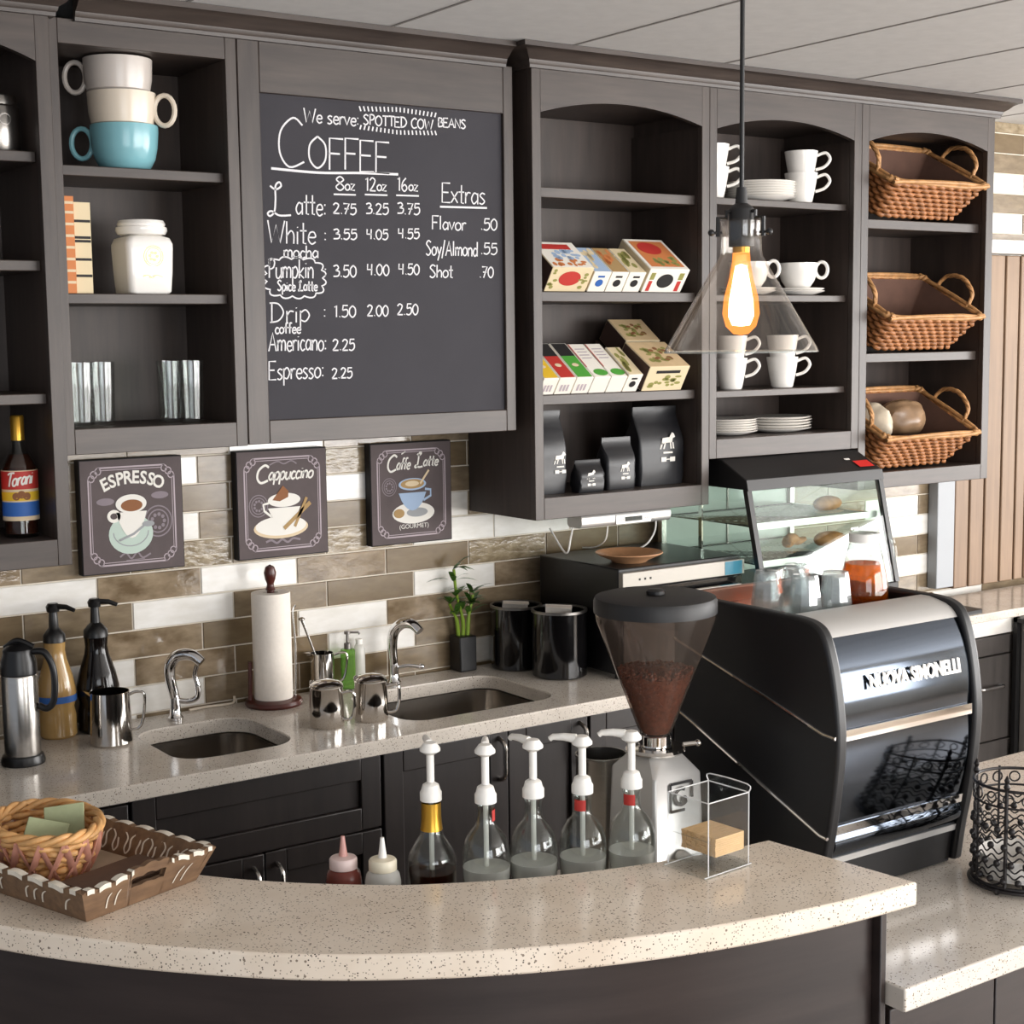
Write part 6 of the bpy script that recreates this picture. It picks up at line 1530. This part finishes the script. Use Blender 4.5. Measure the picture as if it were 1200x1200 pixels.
w2, d2, ht = 0.045, 0.042, 0.116; t_ = 0.0025
MB().box(-w2 - 0.008, w2 + 0.006, -d2 - 0.004, d2 + 0.004, 0.0, 0.004).build('base_plate', ACRYL, T)
MB().box(-w2, w2, -d2, -d2 + t_, 0.0042, ht).build('front_pane', ACRYL, T)
MB().box(-w2, w2, d2 - t_, d2, 0.0042, ht).build('rear_pane', ACRYL, T)
MB().box(w2 - t_, w2, -d2 + t_ + 0.0002, d2 - t_ - 0.0002, 0.0042, ht + 0.012).build('side_pane', ACRYL, T)
MB().prism([(-d2 + t_ + 0.0002, ht), (d2 - t_ - 0.0002, ht), (d2 - t_ - 0.0002, 0.055), (-d2 + t_ + 0.0002, 0.055)], -w2, -w2 + t_, lambda u, v, h: (h, u, v)).build('side_pane', ACRYL, T)
MB().prism([(-w2 + 0.003, 0.054), (-w2 + 0.007, 0.054), (-0.0255, 0.008), (-0.0295, 0.0062)], -d2 + t_ + 0.0004, d2 - t_ - 0.0004, lambda u, v, h: (u, h, v)).build('slanted_pane', ACRYL, T)
EDG = glass('polished_acrylic_edge', '#ffffff', 0.15, 1.6, '#ffffff', 0.5)
m = MB()
e = 0.0010
for x in (-w2, w2):
    for y in (-d2, d2): m.tube([(x, y, 0.004), (x, y, ht)], e, 6)
for y in (-d2, d2): m.tube([(-w2, y, ht), (w2, y, ht)], e, 6); m.tube([(-w2 - 0.008, y, 0.002), (w2 + 0.006, y, 0.002)], e, 6)
for x in (-w2, w2): m.tube([(x, -d2, ht), (x, d2, ht)], e, 6)
m.tube(catmull([(w2, -d2, ht), (w2, -d2 + 0.003, ht + 0.012), (w2, d2 - 0.003, ht + 0.012), (w2, d2, ht)], 4), e, 6)
m.build('polished_edges', EDG, T)
m = MB(); R_ = random.Random(5)
for i in range(9):
    for j in range(7):
        x0 = -w2 + 0.022 + R_.uniform(-.001, .001); y0 = -d2 + 0.006 + j * 0.0102
        m.box(x0, w2 - 0.004, y0, y0 + 0.0092, 0.0262 + i * 0.0032, 0.0262 + i * 0.0032 + 0.0028)
o = m.build('wooden_stirrers', STICK); o.location = (0.026, -2.044, ZB); o.rotation_euler = (0, 0, 0.09); o['kind'] = 'stuff'
tag(o, 'stack of pale wooden stirrers inside the clear acrylic box', 'stirrers')
# black wire basket on the lower counter
T = thing('wire_basket', 'round black wire basket with beaded scroll sides on lower counter at right edge', 'basket', (0.694, -2.113, CT + 0.0006))
RB = 0.079; m = MB()
ring = lambda R, z, n=48: [(R * math.cos(2 * PI * i / n), R * math.sin(2 * PI * i / n), z) for i in range(n)]
for z, rr in ((0.012, 0.0035), (0.155, 0.002), (0.185, 0.0028)): MB().tube(ring(RB, z), rr, 8, closed=True).build('ring', IRON, T)
MB().tube(ring(RB + 0.006, 0.008), 0.003, 8, closed=True).build('ring', IRON, T)
for k in range(8): m.tube([(0, 0, 0.010), (RB * math.cos(k * PI / 4), RB * math.sin(k * PI / 4), 0.010)], 0.002, 6)
m.build('floor_spokes', IRON, T)
for k in range(8):
    a = 2 * PI * k / 8 + 0.35; x, y = RB * math.cos(a), RB * math.sin(a)
    big = k % 2 == 0
    q = MB().tube([(x, y, 0.008), (x, y, 0.19)], 0.0034 if big else 0.0022, 8)
    if big: q.lathe([(0.0035, 0.0), (0.006, 0.006), (0.003, 0.012), (0.005, 0.018), (0.0, 0.028)], (x, y, 0.186), 12)
    q.build('upright', IRON, T)
for r, z in enumerate((0.035, 0.065, 0.095, 0.125)):
    m = MB(); n = 160
    for s_ in (0.0, 0.011): m.tube([((RB - 0.001) * math.cos(2 * PI * i / n), (RB - 0.001) * math.sin(2 * PI * i / n), z + s_ + 0.0042 * math.sin(2 * PI * i / n * 20 + r)) for i in range(n)], 0.0015, 5, closed=True)
    m.build('wavy_wire', IRON, T)
    m = MB()
    for i in range(20):
        a = 2 * PI * (i + .5 * (r % 2)) / 20; m.ball((RB * math.cos(a), RB * math.sin(a), z - 0.010), 0.0062, 10)
    q = m.build('bead_row', IRON, T); q['kind'] = 'stuff'
m = MB()
for i in range(16):
    a = 2 * PI * i / 16; c_ = (RB * math.cos(a), RB * math.sin(a), 0.170); tx, ty = -math.sin(a), math.cos(a)
    m.tube([(c_[0] + tx * 0.009 * math.cos(t * PI / 6), c_[1] + ty * 0.009 * math.cos(t * PI / 6), c_[2] + 0.009 * math.sin(t * PI / 6)) for t in range(12)], 0.0016, 5, closed=True)
q = m.build('scroll_band', IRON, T); q['kind'] = 'stuff'
for k in range(4):
    a = 2 * PI * k / 4 + 0.2; MB().ball(((RB + .004) * math.cos(a), (RB + .004) * math.sin(a), 0.0062), 0.006, 10).build('foot', IRON, T)
o = MB().lathe([(0.0, 0.0), (0.050, 0.0), (0.066, 0.006), (0.070, 0.045), (0.068, 0.045), (0.063, 0.010), (0.0, 0.004)], n=36, cap=False).build('white_bowl', WHITE_C); o.location = (0.694, -2.113, CT + 0.0132)
tag(o, 'white bowl inside the black wire basket', 'bowl')

# ------------------------------------------------------------------ pendant lamp
PX, PY, PZ = 0.177, -1.950, 1.8536
T = thing('pendant_lamp', 'clear glass cone pendant lamp with lit filament bulb hanging over the bar', 'pendant lamp', (PX, PY, PZ))
MB().lathe([(0.0, CZ - PZ - 0.0005), (0.06, CZ - PZ - 0.0005), (0.058, CZ - PZ - 0.02), (0.01, CZ - PZ - 0.03), (0.0, CZ - PZ - 0.03)], n=32, cap=False).build('ceiling_canopy', BLACK, T)
MB().tube([(0, 0, 0.245), (0, 0, CZ - PZ - 0.02)], 0.0038, 10).build('cord', BLACK, T)
MB().lathe([(0.0, 0.258), (0.008, 0.257), (0.010, 0.232), (0.018, 0.226), (0.020, 0.222), (0.020, 0.165), (0.0, 0.165)], n=28, cap=False).build('socket', BLACK_S, T)
br = MB()
for k in range(3):
    a = 0.75 + k * 2 * PI / 3; c_, s_ = math.cos(a), math.sin(a)
    MB().tube([(0.016 * c_, 0.016 * s_, 0.219), (0.026 * c_, 0.026 * s_, 0.219), (0.026 * c_, 0.026 * s_, 0.209), (0.0405 * c_, 0.0405 * s_, 0.209), (0.0405 * c_, 0.0405 * s_, 0.180)], 0.0035, 6).tube([(0.034 * c_, 0.034 * s_, 0.186), (0.05 * c_, 0.05 * s_, 0.186)], 0.0022, 8).ball((0.052 * c_, 0.052 * s_, 0.186), 0.0055, 10).build('shade_clip', BLACK_S, T)
MB().lathe([(0.0345, 0.2065), (0.0325, 0.2035), (0.0315, 0.195), (0.0320, 0.160), (0.0340, 0.150), (0.1195, 0.006), (0.121, 0.0), (0.1195, 0.0), (0.118, 0.006), (0.0322, 0.149), (0.0300, 0.160), (0.0298, 0.196), (0.031, 0.2045)], n=64, cap=False).build('glass_shade', GLASS_SH, T)
MB().tube([(0.1203 * math.cos(2 * PI * i / 64), 0.1203 * math.sin(2 * PI * i / 64), 0.0) for i in range(64)], 0.0016, 8, closed=True).build('shade_rim', GLASS_CUT, T)
MB().lathe([(0.0, 0.026), (0.012, 0.028), (0.024, 0.040), (0.0295, 0.060), (0.027, 0.085), (0.019, 0.115), (0.0145, 0.140), (0.0135, 0.155)], n=32, cap=False).build('bulb', BULB_G, T)
MB().lathe([(0.0, 0.040), (0.014, 0.042), (0.020, 0.056), (0.019, 0.080), (0.0125, 0.115), (0.009, 0.135), (0.0, 0.138)], n=16, cap=False).build('filament', BULB_ON, T)
MB().lathe([(0.0136, 0.1555), (0.0136, 0.1645), (0.0, 0.1648)], n=24).build('bulb_cap', GOLD, T)
